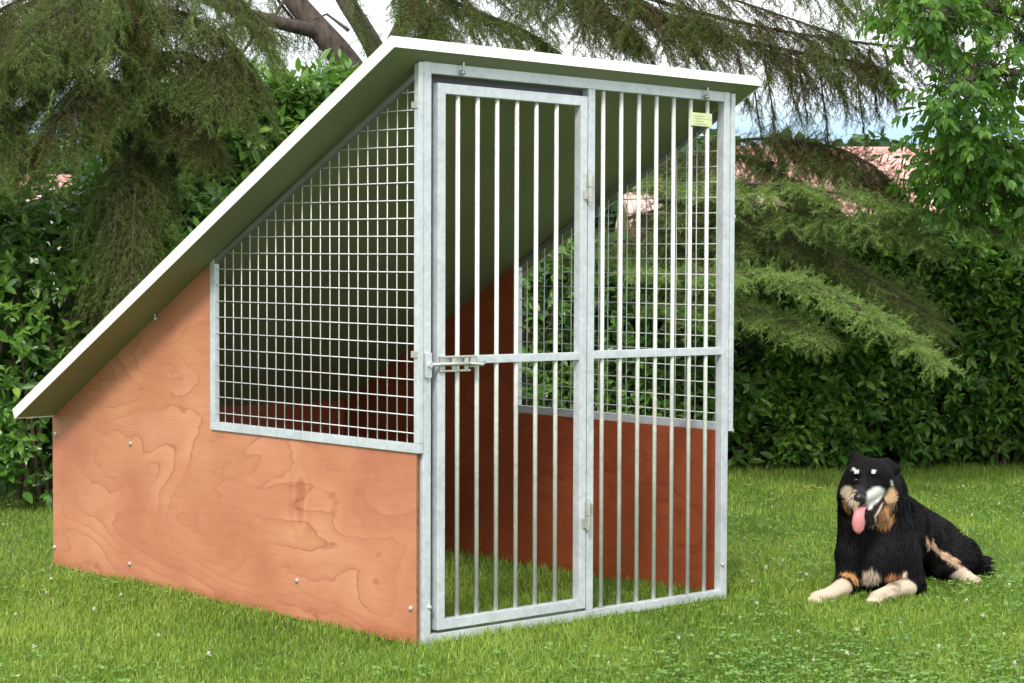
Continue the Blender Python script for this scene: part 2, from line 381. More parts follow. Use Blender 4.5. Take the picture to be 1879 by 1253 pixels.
# hinges between door and middle post
for z in (1.40, .345):
    b = MB(); xh = (d1 + m0) / 2
    b.tube([(xh, -.012, z - .045), (xh, -.012, z - .002)], .0085, 12); b.tube([(xh, -.012, z + .002), (xh, -.012, z + .045)], .0085, 12)
    b.tube([(xh, -.012, z - .055), (xh, -.012, z + .055)], .004, 8)
    b.box((xh - .022, -.0095, z - .038), (xh - .006, -.0045, z - .006)); b.box((xh + .006, -.0095, z + .006), (xh + .022, -.0015, z + .038))
    b.build('hinge', M_BOLT, door, bevel=.0006)
# sliding bolt: slotted carrier plate, bolt rod with handle and the keeper on the post
b = MB()
b.box((d0 + .002, -.012, .868), (d0 + .150, -.0045, .874)); b.box((d0 + .002, -.012, .826), (d0 + .125, -.0045, .832))
for x in (d0 + .002, d0 + .052, d0 + .102): b.box((x, -.011, .8323), (x + .016, -.0055, .8677))
b.box((d0 + .125, -.011, .838), (d0 + .155, -.0055, .8677))
lat = b.build('latch', M_BOLT, door, bevel=.0008)
MB().tube([(d0 - .03, -.018, .85), (d0 + .13, -.018, .85)], .0055, 10).build('bolt_rod', M_BOLT, door, smooth=True)
MB().tube([(d0 + .115, -.020, .851), (d0 + .120, -.028, .85), (d0 + .155, -.030, .846), (d0 + .172, -.022, .853)], .0052, 8).build('latch_handle', M_BOLT, door, smooth=True)
b = MB(); b.box((P0 + .002, -.012, .81), (P1 - .006, -.0005, .885)); b.tube([(P0 + .016, -.010, .85), (P0 + .016, -.018, .85)], .010, 12)
b.build('keeper', M_ZINC, frame, bevel=.0012)
for (x, z) in ((P0 + .024, .12), (Q0 + .006, .125)):
    MB().tube([(x, .0005, z), (x, -.004, z), (x, -.009, z)], [.007, .007, .004], 8).build('bolt_head', M_BOLT, frame)
# name plate between two bars
plt = MB().box((rx[5] - .010, .0035, 1.626), (rx[6] + .012, .0065, 1.671)).build('plate', M_PLATE, frame, bevel=.002)
b = MB()
for i, (zz, w) in enumerate(((1.6585, .060), (1.650, .075), (1.641, .05), (1.632, .068))):
    b.box((rx[5] + .002, .0028, zz), (rx[5] + .002 + w, .0034, zz + .003))
b.build('plate_print', M_PLATE2, plt)

# roof: flat insulated board, cream folded edges, olive lining
SL = -.5455; ang = math.atan(SL)
def roofpt(x, s, n):
    """x along the ridge, s metres down the slope, n metres above the lining"""
    return (x, s * math.cos(ang) - n * math.sin(ang) * 1.0, 1.749 + s * math.sin(ang) + n * math.cos(ang))
S0, S1 = -.062, 2.47
def xl(s): return -.142 - .008 * (s - S0)
def slab(b, c, s0, s1, n0, n1):
    "c = (left fn offset, right) in metres inside the edges"
    vs = []
    for s, n in ((s0, n0), (s1, n0), (s1, n1), (s0, n1)):
        vs.append(roofpt(c[0](s), s, n))
    for s, n in ((s0, n0), (s1, n0), (s1, n1), (s0, n1)):
        vs.append(roofpt(c[1](s), s, n))
    b.add(vs, [(0, 1, 2, 3), (7, 6, 5, 4), (0, 4, 5, 1), (1, 5, 6, 2), (2, 6, 7, 3), (3, 7, 4, 0)])
XR = lambda s: W + .082 + .004 * (s - S0)
roof = MB()
slab(roof, (lambda s: xl(s) + .003, lambda s: XR(s) - .003), S0 + .003, S1 - .003, .0, .030)
roof_o = roof.build('roof', M_UNDER, kennel)
b = MB()
slab(b, (lambda s: xl(s) + .0, lambda s: XR(s)), S0, S1, .0305, .0345)
b.build('roof_sheet', M_ROOFEDGE, roof_o, bevel=.001)
def trim(c, s0, s1): 
    q = MB(); slab(q, c, s0, s1, -.004, .0302); q.build('edge_trim', M_ROOFEDGE, roof_o, bevel=.001)
trim((lambda s: xl(s), lambda s: xl(s) + .0028), S0 + .003, S1 - .003)
trim((lambda s: XR(s) - .0028, lambda s: XR(s)), S0 + .003, S1 - .003)
trim((lambda s: xl(s), XR), S0, S0 + .0028)
trim((lambda s: xl(s), XR), S1 - .0028, S1)
# roof hooks (bent rod with a nut)
def hook(p, dx, dy, h, parent=None):
    x, y, z = p
    b = MB(); b.tube([(x + dx * .3, y + dy * .3, z + h), (x + dx, y + dy, z + h * .8), (x + dx, y + dy, z + .01), (x + dx * .6, y + dy * .6, z - .004), (x, y, z)], .0035, 8)
    b.tube([(x + dx * 1.3, y + dy * 1.3, z + .004), (x, y, z + .004)], .008, 6)
    b.build('roof_hook', M_BOLT, kennel, smooth=True)
hook((.16, .0, 1.722), 0, -.012, .062); hook((1.24, .0, 1.722), 0, -.012, .062)
hook((0, 1.44, .945), -.014, 0, .065)

# the whole kennel stands slightly out of true: its top drops towards the right
done = set()
for o in [c for c in kennel.children_recursive if c.type == 'MESH']:
    if o.data.name in done: continue
    done.add(o.data.name)
    for v in o.data.vertices: v.co.z -= .0172 * (v.co.x - W / 2) * min(max(v.co.z / 1.75, 0), 1.1)

# ------------------------------------------------------------ foliage generators
def norm(a): return a / np.maximum(np.linalg.norm(a, axis=-1, keepdims=True), 1e-9)
def frames(d, nrm):
    y = norm(d); x = norm(np.cross(y, nrm)); z = np.cross(x, y)
    return np.stack([x, y, z], axis=-1)          # columns
def scatter(T, F, pos, d, nrm, sc, tone, sc3=None):
    "copies of template verts T (k,3), faces F (m,j) at pos with y-axis along d"
    n = len(pos); k = len(T); Rm = frames(d, nrm)
    TT = T[None] * (sc[:, None, None] if sc3 is None else sc3[:, None, :])
    V = np.einsum('nij,nkj->nki', Rm, TT) + pos[:, None]
    FF = (F[None] + (np.arange(n) * k)[:, None, None]).reshape(-1, F.shape[1])
    C = np.repeat(tone, k)
    return V.reshape(-1, 3), FF, C
def merge(parts):
    V, F, C = [], {}, []; off = 0
    for v, f, c in parts:
        V.append(v); F.setdefault(f.shape[1], []).append(f + off); C.append(c); off += len(v)
    C = np.concatenate(C)
    return np.concatenate(V), [np.concatenate(x) for x in F.values()], {'tone': np.stack([C, C, C], 1)}
LEAF_T = np.array([(0, 0, 0), (-.20, .33, .045), (-.17, .68, .05), (0, 1.0, -.07), (.17, .68, .05), (.20, .33, .045), (0, .35, 0), (0, .7, -.01)], float)
LEAF_F = np.array([(0, 6, 1, 1), (0, 5, 6, 6)])
LEAF_F4 = np.array([(1, 6, 7, 2), (6, 5, 4, 7)]); LEAF_F3 = np.array([(0, 6, 1), (0, 5, 6), (2, 7, 3), (7, 4, 3)])
LF4 = np.array([(0, 1, 2, 3), (0, 3, 4, 5)])     # cheap two-quad leaf folded on the midrib
LT4 = LEAF_T[:6]
def leafmesh(name, m, L=1.0):
    me = npmesh(name, LEAF_T * L, [LEAF_F4, LEAF_F3]); me.materials.append(m); return me
def shoots(base, axis, nleaf, size, spread=1.0, droop=.25, clump=None):
    """leafy shoots: leaves spiral round each axis. returns pos, dir, normal, scale, tone"""
    n = len(base); P, Dd, Nn, S, T = [], [], [], [], []
    ax = norm(axis); a1 = norm(np.cross(ax, rng.normal(size=(n, 3)))); a2 = np.cross(ax, a1)
    ln = size * 1.5
    tn = rng.random(n) if clump is None else clump
    for j in range(nleaf):
        th = j * 2.4 + rng.normal(0, .3, n); f = (j + .5) / nleaf
        out = a1 * np.cos(th)[:, None] + a2 * np.sin(th)[:, None]
        d = norm(out * (1.15 - .75 * f) * spread + ax * (.25 + .8 * f) + np.array([0, 0, -droop]) + rng.normal(0, .12, (n, 3)))
        P.append(base + ax * (f * ln)[:, None] if np.ndim(ln) else base + ax * f * ln)
        Dd.append(d); Nn.append(norm(ax + out * .2 + np.array([0, 0, .5]) + rng.normal(0, .25, (n, 3)))); S.append(size * rng.uniform(.6, 1.1, n) * (1 - .35 * f * f))
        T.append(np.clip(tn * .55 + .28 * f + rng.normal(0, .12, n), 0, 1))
    return [np.concatenate(x) for x in (P, Dd, Nn, S, T)]
def sm(x, k, seed):
    "smooth 1d/2d value noise from a few sines"
    r = np.random.default_rng(seed); s = 0
    for i in range(5):
        w = r.normal(size=x.shape[-1]) * k * (1.6 ** i) / 2; s = s + np.sin(x @ w + r.uniform(0, 6.28)) / (1.35 ** i)
    return s / 3.0

def leafy(name, label, cat, base, S, mats, tmpl_width, leaf_label, n_single=300, stems=None, maxdist_key=None, group=None, single_pool=None):
    "thing > stem(s), 300 nearest leaves as parts, the rest as one stuff part"
    root = empty(name, base); tag(root, label, cat, group)
    P, Dd, Nn, Sc, T = S
    cx = np.array([*CAM]); dist = np.linalg.norm(P - cx, axis=1)
    key = Sc / dist + rng.normal(0, .0012, len(P)) if single_pool is None else np.where(single_pool(P), Sc / dist + rng.normal(0, .0015, len(P)), -1)
    order = np.argsort(-key); one = order[:n_single]; rest = order[n_single:]
    sx = np.array([tmpl_width, 1, 1.0])
    b = np.array(base, float)
    me = leafmesh(name + '_leaf', mats[1]); 
    if n_single:
        Fm = frames(Dd[one], Nn[one])
        for i, k in enumerate(one):
            Rm = Matrix([list(map(float, r)) for r in Fm[i]]).to_4x4()
            o = bpy.data.objects.new('leaf', me); COL.objects.link(o); o.parent = root
            s = float(Sc[k]); o.matrix_local = Matrix.Translation(Vector([float(v) for v in P[k] - b])) @ Rm @ Matrix.Diagonal((s * tmpl_width, s, s, 1))
    sc3 = Sc[rest][:, None] * sx[None]
    V, F, C = scatter(LT4, LF4, P[rest] - b, Dd[rest], Nn[rest], None, T[rest], sc3)
    o = link('foliage', npmesh(name + '_foliage', V, [F], {'tone': np.stack([C] * 3, 1)}), mats[0], root); o['kind'] = 'stuff'
    return root

# ------------------------------------------------------------ laurel hedge
def hedge_part(r0, r1, d0_, d1_, h0, h1, per_m, size, seed, dens=None, thick=.55):
    L = math.hypot(r1 - r0, d1_ - d0_)
    n = int(per_m * L); u = rng.random(n); v = rng.random(n) ** .9
    r = r0 + (r1 - r0) * u; d = d0_ + (d1_ - d0_) * u; h = h0 + (h1 - h0) * u
    q = np.stack([u * L, v * h], 1)
    hh = h * (1 + .10 * sm(q[:, :1], 3.0, seed + 1))
    bump = .16 * sm(q, 5.0, seed) + .05 * sm(q, 14.0, seed + 2)
    dep = rng.exponential(.055, n)
    topm = rng.random(n) < .22
    z = np.where(topm, hh - rng.exponential(.06, n), v * hh + .03)
    back = np.where(topm, rng.random(n) * thick, dep) - bump + .14 * np.clip((z / hh) - .75, 0, 1) * 3
    back = back - .10 * np.clip(z / .3, 0, 1)
    P = CAM[None, :2] + r[:, None] * RH + (d + back)[:, None] * FH
    P = np.concatenate([P, z[:, None]], 1)
    outw = np.array([-FH[0], -FH[1], 0]) 
    ax = outw * .75 + np.array([0, 0, .55]) + rng.normal(0, .42, (n, 3)); ax[topm] += np.array([0, 0, .8])
    if dens is not None:
        keep = dens(r, d, z); P, ax, q = P[keep], ax[keep], q[keep]
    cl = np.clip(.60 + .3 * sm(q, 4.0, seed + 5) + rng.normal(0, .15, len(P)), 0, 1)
    return shoots(P, ax, 6, size * rng.uniform(.8, 1.15, len(P)), clump=cl)
def cat(*S): return [np.concatenate(x) for x in zip(*S)]
def core(root, b, pts, top, name='inner_twigs'):
    "thicket of bare twigs inside the hedge"
    mb = MB(); 
    for _ in range(top):
        i = random.randrange(len(pts) - 1); f = random.random()
        (r0, d0_, h0), (r1, d1_, h1) = pts[i], pts[i + 1]
        r = r0 + (r1 - r0) * f; d = d0_ + (d1_ - d0_) * f + random.uniform(.05, .5); h = (h0 + (h1 - h0) * f) * random.uniform(.6, .98)
        p = G(r, d, 0) - b; q = G(r + random.uniform(-.2, .2), d + random.uniform(-.15, .15), h) - b
        mid = (p + q) / 2 + np.array([random.uniform(-.08, .08) for _ in range(3)])
        mb.tube([p, mid, q], [.014, .009, .004], 5, False)
    mb.build(name, M_TWIG, root, smooth=True)['kind'] = 'stuff'
def mass(root, b, pts, tone_mat, dback=.42, name='inner_foliage', n=9000, size=.16):
    "large overlapping leaves deep inside, closing the view through"
    i = rng.integers(0, len(pts) - 1, n); f = rng.random(n); A = np.array(pts)
    q = A[i] + (A[i + 1] - A[i]) * f[:, None]
    z = rng.random(n) * q[:, 2] * .97
    P = CAM[None, :2] + q[:, :1] * RH + (q[:, 1] + dback + rng.random(n) * .25)[:, None] * FH
    P = np.concatenate([P, z[:, None]], 1) - b
    V, F, C = scatter(LT4, LF4, P, rng.normal(size=(n, 3)), rng.normal(size=(n, 3)) + np.array([-FH[0], -FH[1], 0]), None, rng.random(n) * .6,
                      np.stack([size * 1.6 * np.ones(n), size * np.ones(n), size * np.ones(n)], 1))
    o = link(name, npmesh(name, V, [F], {'tone': np.stack([C] * 3, 1)}), tone_mat, root); o['kind'] = 'stuff'

HP = [(-3.4, 9.3, 1.45), (-.9, 10.3, 1.45), (.3, 11.0, 1.15), (1.4, 11.55, 1.05), (2.0, 11.7, 1.30), (3.0, 11.75, 1.42), (4.6, 11.6, 1.5)]
def thin(r, d, z):      # the hedge is thin and gappy behind the kennel's window
    return (rng.random(len(r)) > .55 * ((r > -.1) & (r < 1.0) & (z > .7)))
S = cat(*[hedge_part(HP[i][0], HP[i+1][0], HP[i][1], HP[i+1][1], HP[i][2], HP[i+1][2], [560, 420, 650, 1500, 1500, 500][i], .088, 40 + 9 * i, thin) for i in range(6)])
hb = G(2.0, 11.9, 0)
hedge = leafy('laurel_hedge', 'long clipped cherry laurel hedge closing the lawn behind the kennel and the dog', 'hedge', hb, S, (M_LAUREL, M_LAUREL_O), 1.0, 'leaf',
              single_pool=lambda P: (((P[:, :2] - CAM[:2]) @ RH) > 1.25) & (((P[:, :2] - CAM[:2]) @ RH) < 2.75))
core(hedge, hb, HP, 420); mass(hedge, hb, HP, M_LAUREL, n=14000)
# taller laurel behind the low end of the roof
TP = [(-2.15, 10.6, 1.7), (-1.55, 10.7, 1.98), (-.95, 10.9, 2.0), (-.4, 11.1, 1.6)]
S = cat(*[hedge_part(TP[i][0], TP[i+1][0], TP[i][1], TP[i+1][1], TP[i][2], TP[i+1][2], 1100, .105, 140 + 9 * i) for i in range(3)])
tb = G(-1.3, 11.0, 0)
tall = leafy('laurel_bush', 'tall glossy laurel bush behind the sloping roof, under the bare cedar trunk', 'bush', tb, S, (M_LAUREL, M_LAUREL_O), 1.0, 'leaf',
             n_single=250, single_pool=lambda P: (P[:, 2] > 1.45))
core(tall, tb, TP, 120); mass(tall, tb, TP, M_LAUREL, n=5000)

# ------------------------------------------------------------ cedars
def needle_template(nn=34, L=.11, nl=.022, w=.0026, seed=3):
    r = np.random.default_rng(seed); V = []; F = []
    for i in range(nn):
        f = (i + .3) / nn; th = r.uniform(0, 6.283); a = np.array([math.cos(th), 0, math.sin(th)])
        d = a * .85 + np.array([0, .75, 0]); d /= np.linalg.norm(d); p = np.array([0, f * L, 0])
        s = np.cross(d, r.normal(size=3)); s /= np.linalg.norm(s); ll = nl * r.uniform(.7, 1.15)
        V += [p - s * w / 2, p + s * w / 2, p + d * ll]; F.append((3*i, 3*i+1, 3*i+2))
    # the shoot itself
    k = len(V); V += [np.array([-.0012, 0, 0]), np.array([.0012, 0, 0]), np.array([0, L, 0])]; F.append((k, k+1, k+2))
    return np.array(V), np.array(F)
NT = [needle_template(seed=s) for s in (3, 4)]
def interp(path, t):
    path = np.asarray(path, float); x = np.linspace(0, 1, len(path)); 
    # catmull-ish smoothing by sampling linear segments densely
    return np.stack([np.interp(t, x, path[:, i]) for i in range(3)], -1)
def smooth_path(path, n=14):
    p = np.asarray(path, float)
    for _ in range(2):
        q = [p[0]]
        for a, b_ in zip(p[:-1], p[1:]): q += [a * .75 + b_ * .25, a * .25 + b_ * .75]
        p = np.array(q + [p[-1]])
    return interp(p, np.linspace(0, 1, n))
def spray(path, bl, n_br, tw_per, hang, bright, rise=.0, tsc=1.0, start=.05, pieces=None, wood=None, rad=(.018, .004), fan=1.0, over=0):
    """a cedar limb: side branchlets along it in a flat plate, twigs along these, drooping by hang"""
    P = smooth_path(path); L = np.linalg.norm(np.diff(P, axis=0), axis=1).sum()
    if wood is not None: wood.tube(P, list(np.linspace(rad[0], rad[1], len(P))), 6, False)
    if over:                                     # short shoots cloaking the limb itself
        t = rng.random(over); B = interp(P, t) + rng.normal(0, .012, (over, 3)); tg = norm(interp(P, np.minimum(t + .03, 1)) - interp(P, np.maximum(t - .03, 0)))
        pieces.append((B, tg * .6 + np.array([0, 0, .25]) + rng.normal(0, .5, (over, 3)), tsc * rng.uniform(.5, .9, over), np.clip(bright + .1 + rng.normal(0, .1, over), 0, 1)))
    ts = np.linspace(start, 1, n_br) + rng.normal(0, .012, n_br); ts = np.clip(ts, 0, 1)
    for i, t in enumerate(ts):
        p = interp(P, t); tg = norm(interp(P, min(t + .03, 1)) - interp(P, max(t - .03, 0)))
        sd_ = norm(np.cross(tg, [0, 0, 1])) * (1 if i % 2 else -1)
        ln = bl * (1 - .65 * t) * rng.uniform(.55, 1.15) * (.6 + .4 * min(1, t / .15))
        dr = norm(tg * rng.uniform(.5, 1.0) + sd_ * rng.uniform(.4, 1.0) * fan + np.array([0, 0, rise + rng.normal(0, .12)]))
        k = 8; f = np.linspace(0, 1, k)[:, None]
        Q = p + dr * ln * f + np.array([0, 0, -1]) * hang * ln * f ** 2 + rng.normal(0, .01, (k, 3)) * f
        if wood is not None: wood.tube(Q[::2], [.0045, .003, .002, .001], 3, False)
        m = max(3, int(tw_per * ln)); tt = rng.random(m) ** .85
        B = np.stack([np.interp(tt, f[:, 0], Q[:, c]) for c in range(3)], -1)
        dv = norm(np.gradient(Q, axis=0)); DV = np.stack([np.interp(tt, f[:, 0], dv[:, c]) for c in range(3)], -1)
        sdv = norm(np.cross(DV, [0, 0, 1])) * rng.choice([-1, 1], m)[:, None]
        d = DV * rng.uniform(.4, 1, (m, 1)) + sdv * rng.uniform(.1, .9, (m, 1)) + np.array([0, 0, -1]) * (rng.uniform(0, 1, (m, 1)) * (hang + .15)) + rng.normal(0, .15, (m, 3))
        tone = np.clip(bright + rng.normal(0, .10, m) + .18 * tt + .10 * rng.normal(), 0, 1)
        pieces.append((B, d, tsc * rng.uniform(.65, 1.25, m), tone))
def needles(pieces, b):
    B, d, s, t = [np.concatenate(x) for x in zip(*pieces)]
    h = len(B) // 2; out = []
    for (T, F), sl in zip(NT, (slice(0, h), slice(h, None))):
        out.append(scatter(T, F, B[sl] - b, d[sl], rng.normal(size=B[sl].shape), s[sl], t[sl]))
    return merge(out)
def finish_tree(root, b, pieces, wood, nm):
    V, F, A = needles(pieces, b)
    o = link('crown', npmesh(nm + '_crown', V, F, A), M_NEEDLE, root); o['kind'] = 'stuff'
    wood.v = [tuple(np.array(v) - b) for v in wood.v]
    wood.build('limbs', M_BARK, root, smooth=True)
    return o, len(V) // 3

# big cedar behind the roof: leaning forked trunk, limbs to the right above and beside the kennel
cb = at(760, 865, 11.6); cb[2] = 0
cedar = empty('cedar_tree', cb)
tag(cedar, 'big cedar with leaning forked trunk, boughs drooping above the kennel roof and right of it', 'tree')
tk = MB()
trunk_a = smooth_path([cb, at(745, 400, 11.7), at(690, 200, 11.8), at(630, 105, 11.8), at(560, 30, 11.8), at(490, -60, 11.8), at(430, -220, 11.9)], 22)
tk.tube(trunk_a - cb, list(np.linspace(.11, .036, 22)), 14, False)
tk.build('trunk', M_BARK, cedar, smooth=True)
tk = MB(); p2 = smooth_path([at(735, 330, 11.9), at(715, 150, 12.1), at(672, 60, 12.2), at(600, -40, 12.3), at(560, -250, 12.4)], 16)
tk.tube(p2 - cb, list(np.linspace(.08, .03, 16)), 12, False); tk.build('trunk', M_BARK, cedar, smooth=True)
tk = MB(); p3 = smooth_path([at(705, 170, 12.1), at(722, 70, 12.2), at(790, -30, 12.2), at(900, -150, 12.2)], 12)
tk.tube(p3 - cb, list(np.linspace(.06, .025, 12)), 10, False); tk.build('trunk', M_BARK, cedar, smooth=True)
tk = MB(); p4 = smooth_path([at(585, 62, 11.8), at(520, 48, 11.6), at(410, 18, 11.4), at(300, -30, 11.2)], 12)
tk.tube(p4 - cb, list(np.linspace(.045, .022, 12)), 10, False); tk.build('limb', M_BARK, cedar, smooth=True)
tk = MB(); p5 = smooth_path([at(560, 380, 11.2), at(480, 305, 10.9), at(415, 262, 10.7), at(385, 215, 10.6), at(330, 170, 10.5)], 12)
tk.tube(p5 - cb, list(np.linspace(.032, .016, 12)), 8, False); tk.build('limb', M_BARK, cedar, smooth=True)
wood = MB(); pc = []
for q in ([(470, -60), (520, 20), (560, 60), (600, 100)], [(640, -50), (655, 20), (690, 80)], [(400, 60), (450, 40), (520, 70)]):
    spray([at(x, y, 11.9) for x, y in q], .22, 20, 60, .6, .35, pieces=pc, wood=wood, rad=(.012, .003), over=40)
for a in ([(480, 52), (440, 110), (420, 150)], [(500, 44), (530, -10), (545, -60)], [(452, 30), (470, -20), (500, -70)], [(640, 60), (600, 30), (575, 40)]):
    wood.tube([at(x, y, 11.6) for x, y in a], [.012, .008, .004], 5, False)
A_ = lambda *q: [at(*p) for p in q]
# upper canopy (just in and above the top of the frame)
top = [
 (A_((700, -60, 12), (900, -30, 11.6), (1100, 10, 11.2), (1300, 40, 10.8)), .75, .18),
 (A_((760, -120, 12), (1000, -90, 11.4), (1250, -30, 10.9), (1520, 60, 10.4)), .8, .18),
 (A_((900, -160, 12), (1200, -130, 11.2), (1500, -60, 10.6), (1720, 60, 10.2)), .8, .24),
 (A_((1000, -60, 11.6), (1250, 20, 11), (1480, 70, 10.6), (1790, 100, 10.2)), .75, .14),
 (A_((1100, -20, 11.2), (1300, 60, 10.8), (1450, 95, 10.6), (1600, 120, 10.4)), .6, .12),
 (A_((1300, -140, 11), (1500, -90, 10.6), (1700, -40, 10.3), (1900, 60, 10)), .7, .30),
 (A_((780, -20, 12), (860, 20, 11.8), (960, 55, 11.6), (1010, 90, 11.5)), .5, .62),
 (A_((720, -30, 12), (770, 20, 11.9), (800, 70, 11.8)), .42, .5),
 (A_((1000, -120, 11.5), (1050, -20, 11.3), (1160, 60, 11.1)), .5, .35),
]
for path, bl, br in top: spray(path, bl * .85, 54, 92, .55, br, pieces=pc, wood=wood, rad=(.014, .004), fan=.9, over=160)
# hanging streamers against the sky
for x, y, l in ((1400, 105, .28), (1440, 120, .2), (1500, 120, .34), (1530, 110, .22), (1565, 100, .36), (1590, 90, .3), (1380, 150, .3), (1350, 90, .25), (1460, 95, .3), (1620, 90, .25), (1415, 215, .2)):
    p = at(x, y, 10.5); q = [p, p + np.array([.03, 0, -l * .5]), p + np.array([.07, 0, -l])]
    spray(q, .12, 12, 75, .8, .2, pieces=pc, wood=wood, rad=(.006, .002), fan=.5, tsc=.8)
# boughs right of the kennel, in front of the hedge
low = [
 (A_((1300, 262, 10.9), (1420, 250, 10.7), (1500, 268, 10.6), (1560, 300, 10.5), (1640, 365, 10.4)), .26, .22, .7),
 (A_((1420, 262, 10.8), (1520, 262, 10.6), (1600, 300, 10.4), (1650, 350, 10.3)), .24, .10, .8),
 (A_((1180, 300, 11.2), (1350, 275, 10.8), (1430, 315, 10.6), (1520, 370, 10.4)), .34, .20, .6),
 (A_((1150, 350, 11), (1330, 330, 10.6), (1500, 345, 10.3), (1660, 375, 10.1), (1860, 425, 10)), .42, .78, .16),
 (A_((1200, 370, 11), (1400, 372, 10.5), (1560, 400, 10.2), (1700, 440, 10.0)), .34, .55, .25),
 (A_((1180, 420, 11), (1330, 405, 10.7), (1450, 430, 10.5), (1600, 500, 10.3), (1700, 570, 10.2)), .38, .36, .4),
 (A_((1150, 500, 10.9), (1330, 498, 10.3), (1450, 505, 10.1), (1570, 555, 9.9), (1700, 640, 9.8)), .34, .85, .12),
 (A_((1200, 560, 10.9), (1330, 550, 10.4), (1420, 575, 10.2), (1500, 610, 10.0)), .28, .62, .25),
 (A_((1150, 400, 11.3), (1300, 360, 11), (1400, 375, 10.9), (1500, 400, 10.8)), .36, .16, .7),
 (A_((1200, 460, 11.2), (1380, 455, 10.9), (1520, 470, 10.8), (1680, 540, 10.6)), .34, .40, .4),
 (A_((1000, 470, 11.2), (1150, 430, 11), (1280, 470, 10.8), (1360, 530, 10.6)), .28, .5, .5),
]
for path, bl, br, hg in low: spray(path, bl, 50, 105, hg, br, pieces=pc, wood=wood, rad=(.010, .003), over=260)
o, n1 = finish_tree(cedar, cb, pc, wood, 'cedar'); 

# second cedar at the left
lb = at(235, 915, 10.2); lb[2] = 0
ced2 = empty('cedar_tree', lb)
tag(ced2, 'yellowish drooping cedar with a straight trunk, left behind the low end of the roof', 'tree')
tk = MB(); tp = smooth_path([lb, at(250, 600, 10.2), at(262, 300, 10.2), at(255, 100, 10.2), at(250, -100, 10.2), at(245, -300, 10.2)], 18)
tk.tube(tp - lb, list(np.linspace(.11, .05, 18)), 12, False); tk.build('trunk', M_BARK, ced2, smooth=True)
wood = MB(); pc = []
lowl = [
 (A_((250, -40, 10.4), (150, -30, 10.2), (60, 10, 10.1), (-60, 70, 10.0)), .6, .36, .6),
 (A_((250, 0, 10.5), (170, 20, 10.3), (90, 50, 10.2), (-20, 60, 10.2)), .5, .30, .6),
 (A_((250, 60, 10.2), (180, 60, 9.9), (90, 110, 9.6), (-40, 210, 9.3)), .55, .42, .8),
 (A_((250, 20, 10.2), (330, 20, 9.9), (400, 60, 9.7), (450, 130, 9.6)), .45, .40, .8),
 (A_((255, 110, 10.2), (330, 95, 9.8), (390, 120, 9.6), (425, 170, 9.5)), .35, .48, .8),
 (A_((255, 90, 10.2), (170, 75, 9.7), (60, 90, 9.4), (-60, 140, 9.2)), .5, .52, .7),
 (A_((258, 170, 10.2), (180, 140, 9.8), (110, 150, 9.5), (20, 220, 9.3)), .42, .60, .8),
 (A_((258, 200, 10.2), (210, 150, 9.7), (150, 160, 9.4), (80, 260, 9.2)), .36, .36, .9),
 (A_((260, 290, 10.2), (230, 290, 9.8), (215, 360, 9.6), (210, 470, 9.5)), .34, .50, 1.0),
 (A_((260, 250, 10.2), (250, 330, 9.7), (245, 430, 9.5), (240, 540, 9.4)), .30, .38, 1.1),
 (A_((258, 330, 10.2), (200, 380, 9.9), (170, 460, 9.8), (160, 560, 9.7)), .3, .28, 1.1),
 (A_((250, -60, 10.2), (150, -40, 9.7), (20, 10, 9.4), (-100, 90, 9.2)), .55, .38, .8),
 (A_((250, -40, 10.2), (330, -60, 9.8), (420, -20, 9.6), (480, 40, 9.6)), .45, .45, .8),
 (A_((262, 230, 10.2), (310, 200, 9.9), (350, 210, 9.8), (385, 260, 9.7)), .28, .34, .8),
 (A_((250, -120, 10.2), (180, -60, 9.5), (120, 20, 9.2), (60, 60, 9.1)), .5, .5, .8),
 (A_((-100, 150, 9.6), (-40, 170, 9.4), (10, 210, 9.3), (40, 280, 9.2)), .35, .55, .8),
]
for path, bl, br, hg in lowl: spray(path, bl, 44, 95, hg, br - .16, pieces=pc, wood=wood, rad=(.010, .003), over=180)
for a in ([(262, 240), (190, 215), (120, 192)], [(260, 262), (310, 262), (360, 275)], [(255, 150), (330, 105), (300, 80)], [(262, 280), (220, 250), (160, 225)]):
    wood.tube([at(x, y, 10.0) for x, y in a], [.028, .02, .01], 6, False)
o, n2 = finish_tree(ced2, lb, pc, wood, 'cedar_left')
print('needles', n1, n2)

# ------------------------------------------------------------ cherry tree, upper right
kb = G(3.6, 10.6, 0)
tw = MB()
def limb(pts, r0, r1, k=8): 
    P = smooth_path(pts, 12); tw.tube(P - kb, list(np.linspace(r0, r1, 12)), k, False); return P
limbs = [limb([G(3.6, 10.6, 2.0), at(2000, 60, 10.2), at(1880, 20, 9.8), at(1740, 10, 9.5), at(1690, 40, 9.4)], .04, .006),
         limb([G(3.6, 10.6, 1.6), at(2050, 200, 10), at(1900, 130, 9.8), at(1780, 130, 9.5), at(1745, 180, 9.4)], .035, .005),
         limb([G(3.6, 10.6, 1.3), at(2000, 330, 10), at(1880, 270, 9.8), at(1790, 250, 9.6), at(1735, 240, 9.5)], .03, .005),
         limb([G(3.6, 10.6, 1.0), at(2000, 420, 10.2), at(1900, 360, 10), at(1820, 330, 9.8), at(1750, 300, 9.7)], .03, .005),
         limb([G(3.6, 10.6, 1.2), at(1980, 280, 10.4), at(1880, 330, 10.2), at(1790, 320, 10.1), at(1725, 285, 10)], .025, .004),
         limb([G(3.6, 10.6, 2.2), at(1960, -60, 10), at(1820, -80, 9.8), at(1720, -40, 9.6), at(1660, -20, 9.5)], .035, .006)]
tk = MB(); tp = smooth_path([kb, G(3.62, 10.6, 1.0), G(3.6, 10.6, 2.0), G(3.5, 10.5, 3.2)], 12); tk.tube(tp - kb, list(np.linspace(.12, .06, 12)), 12, False)
B, A2 = [], []
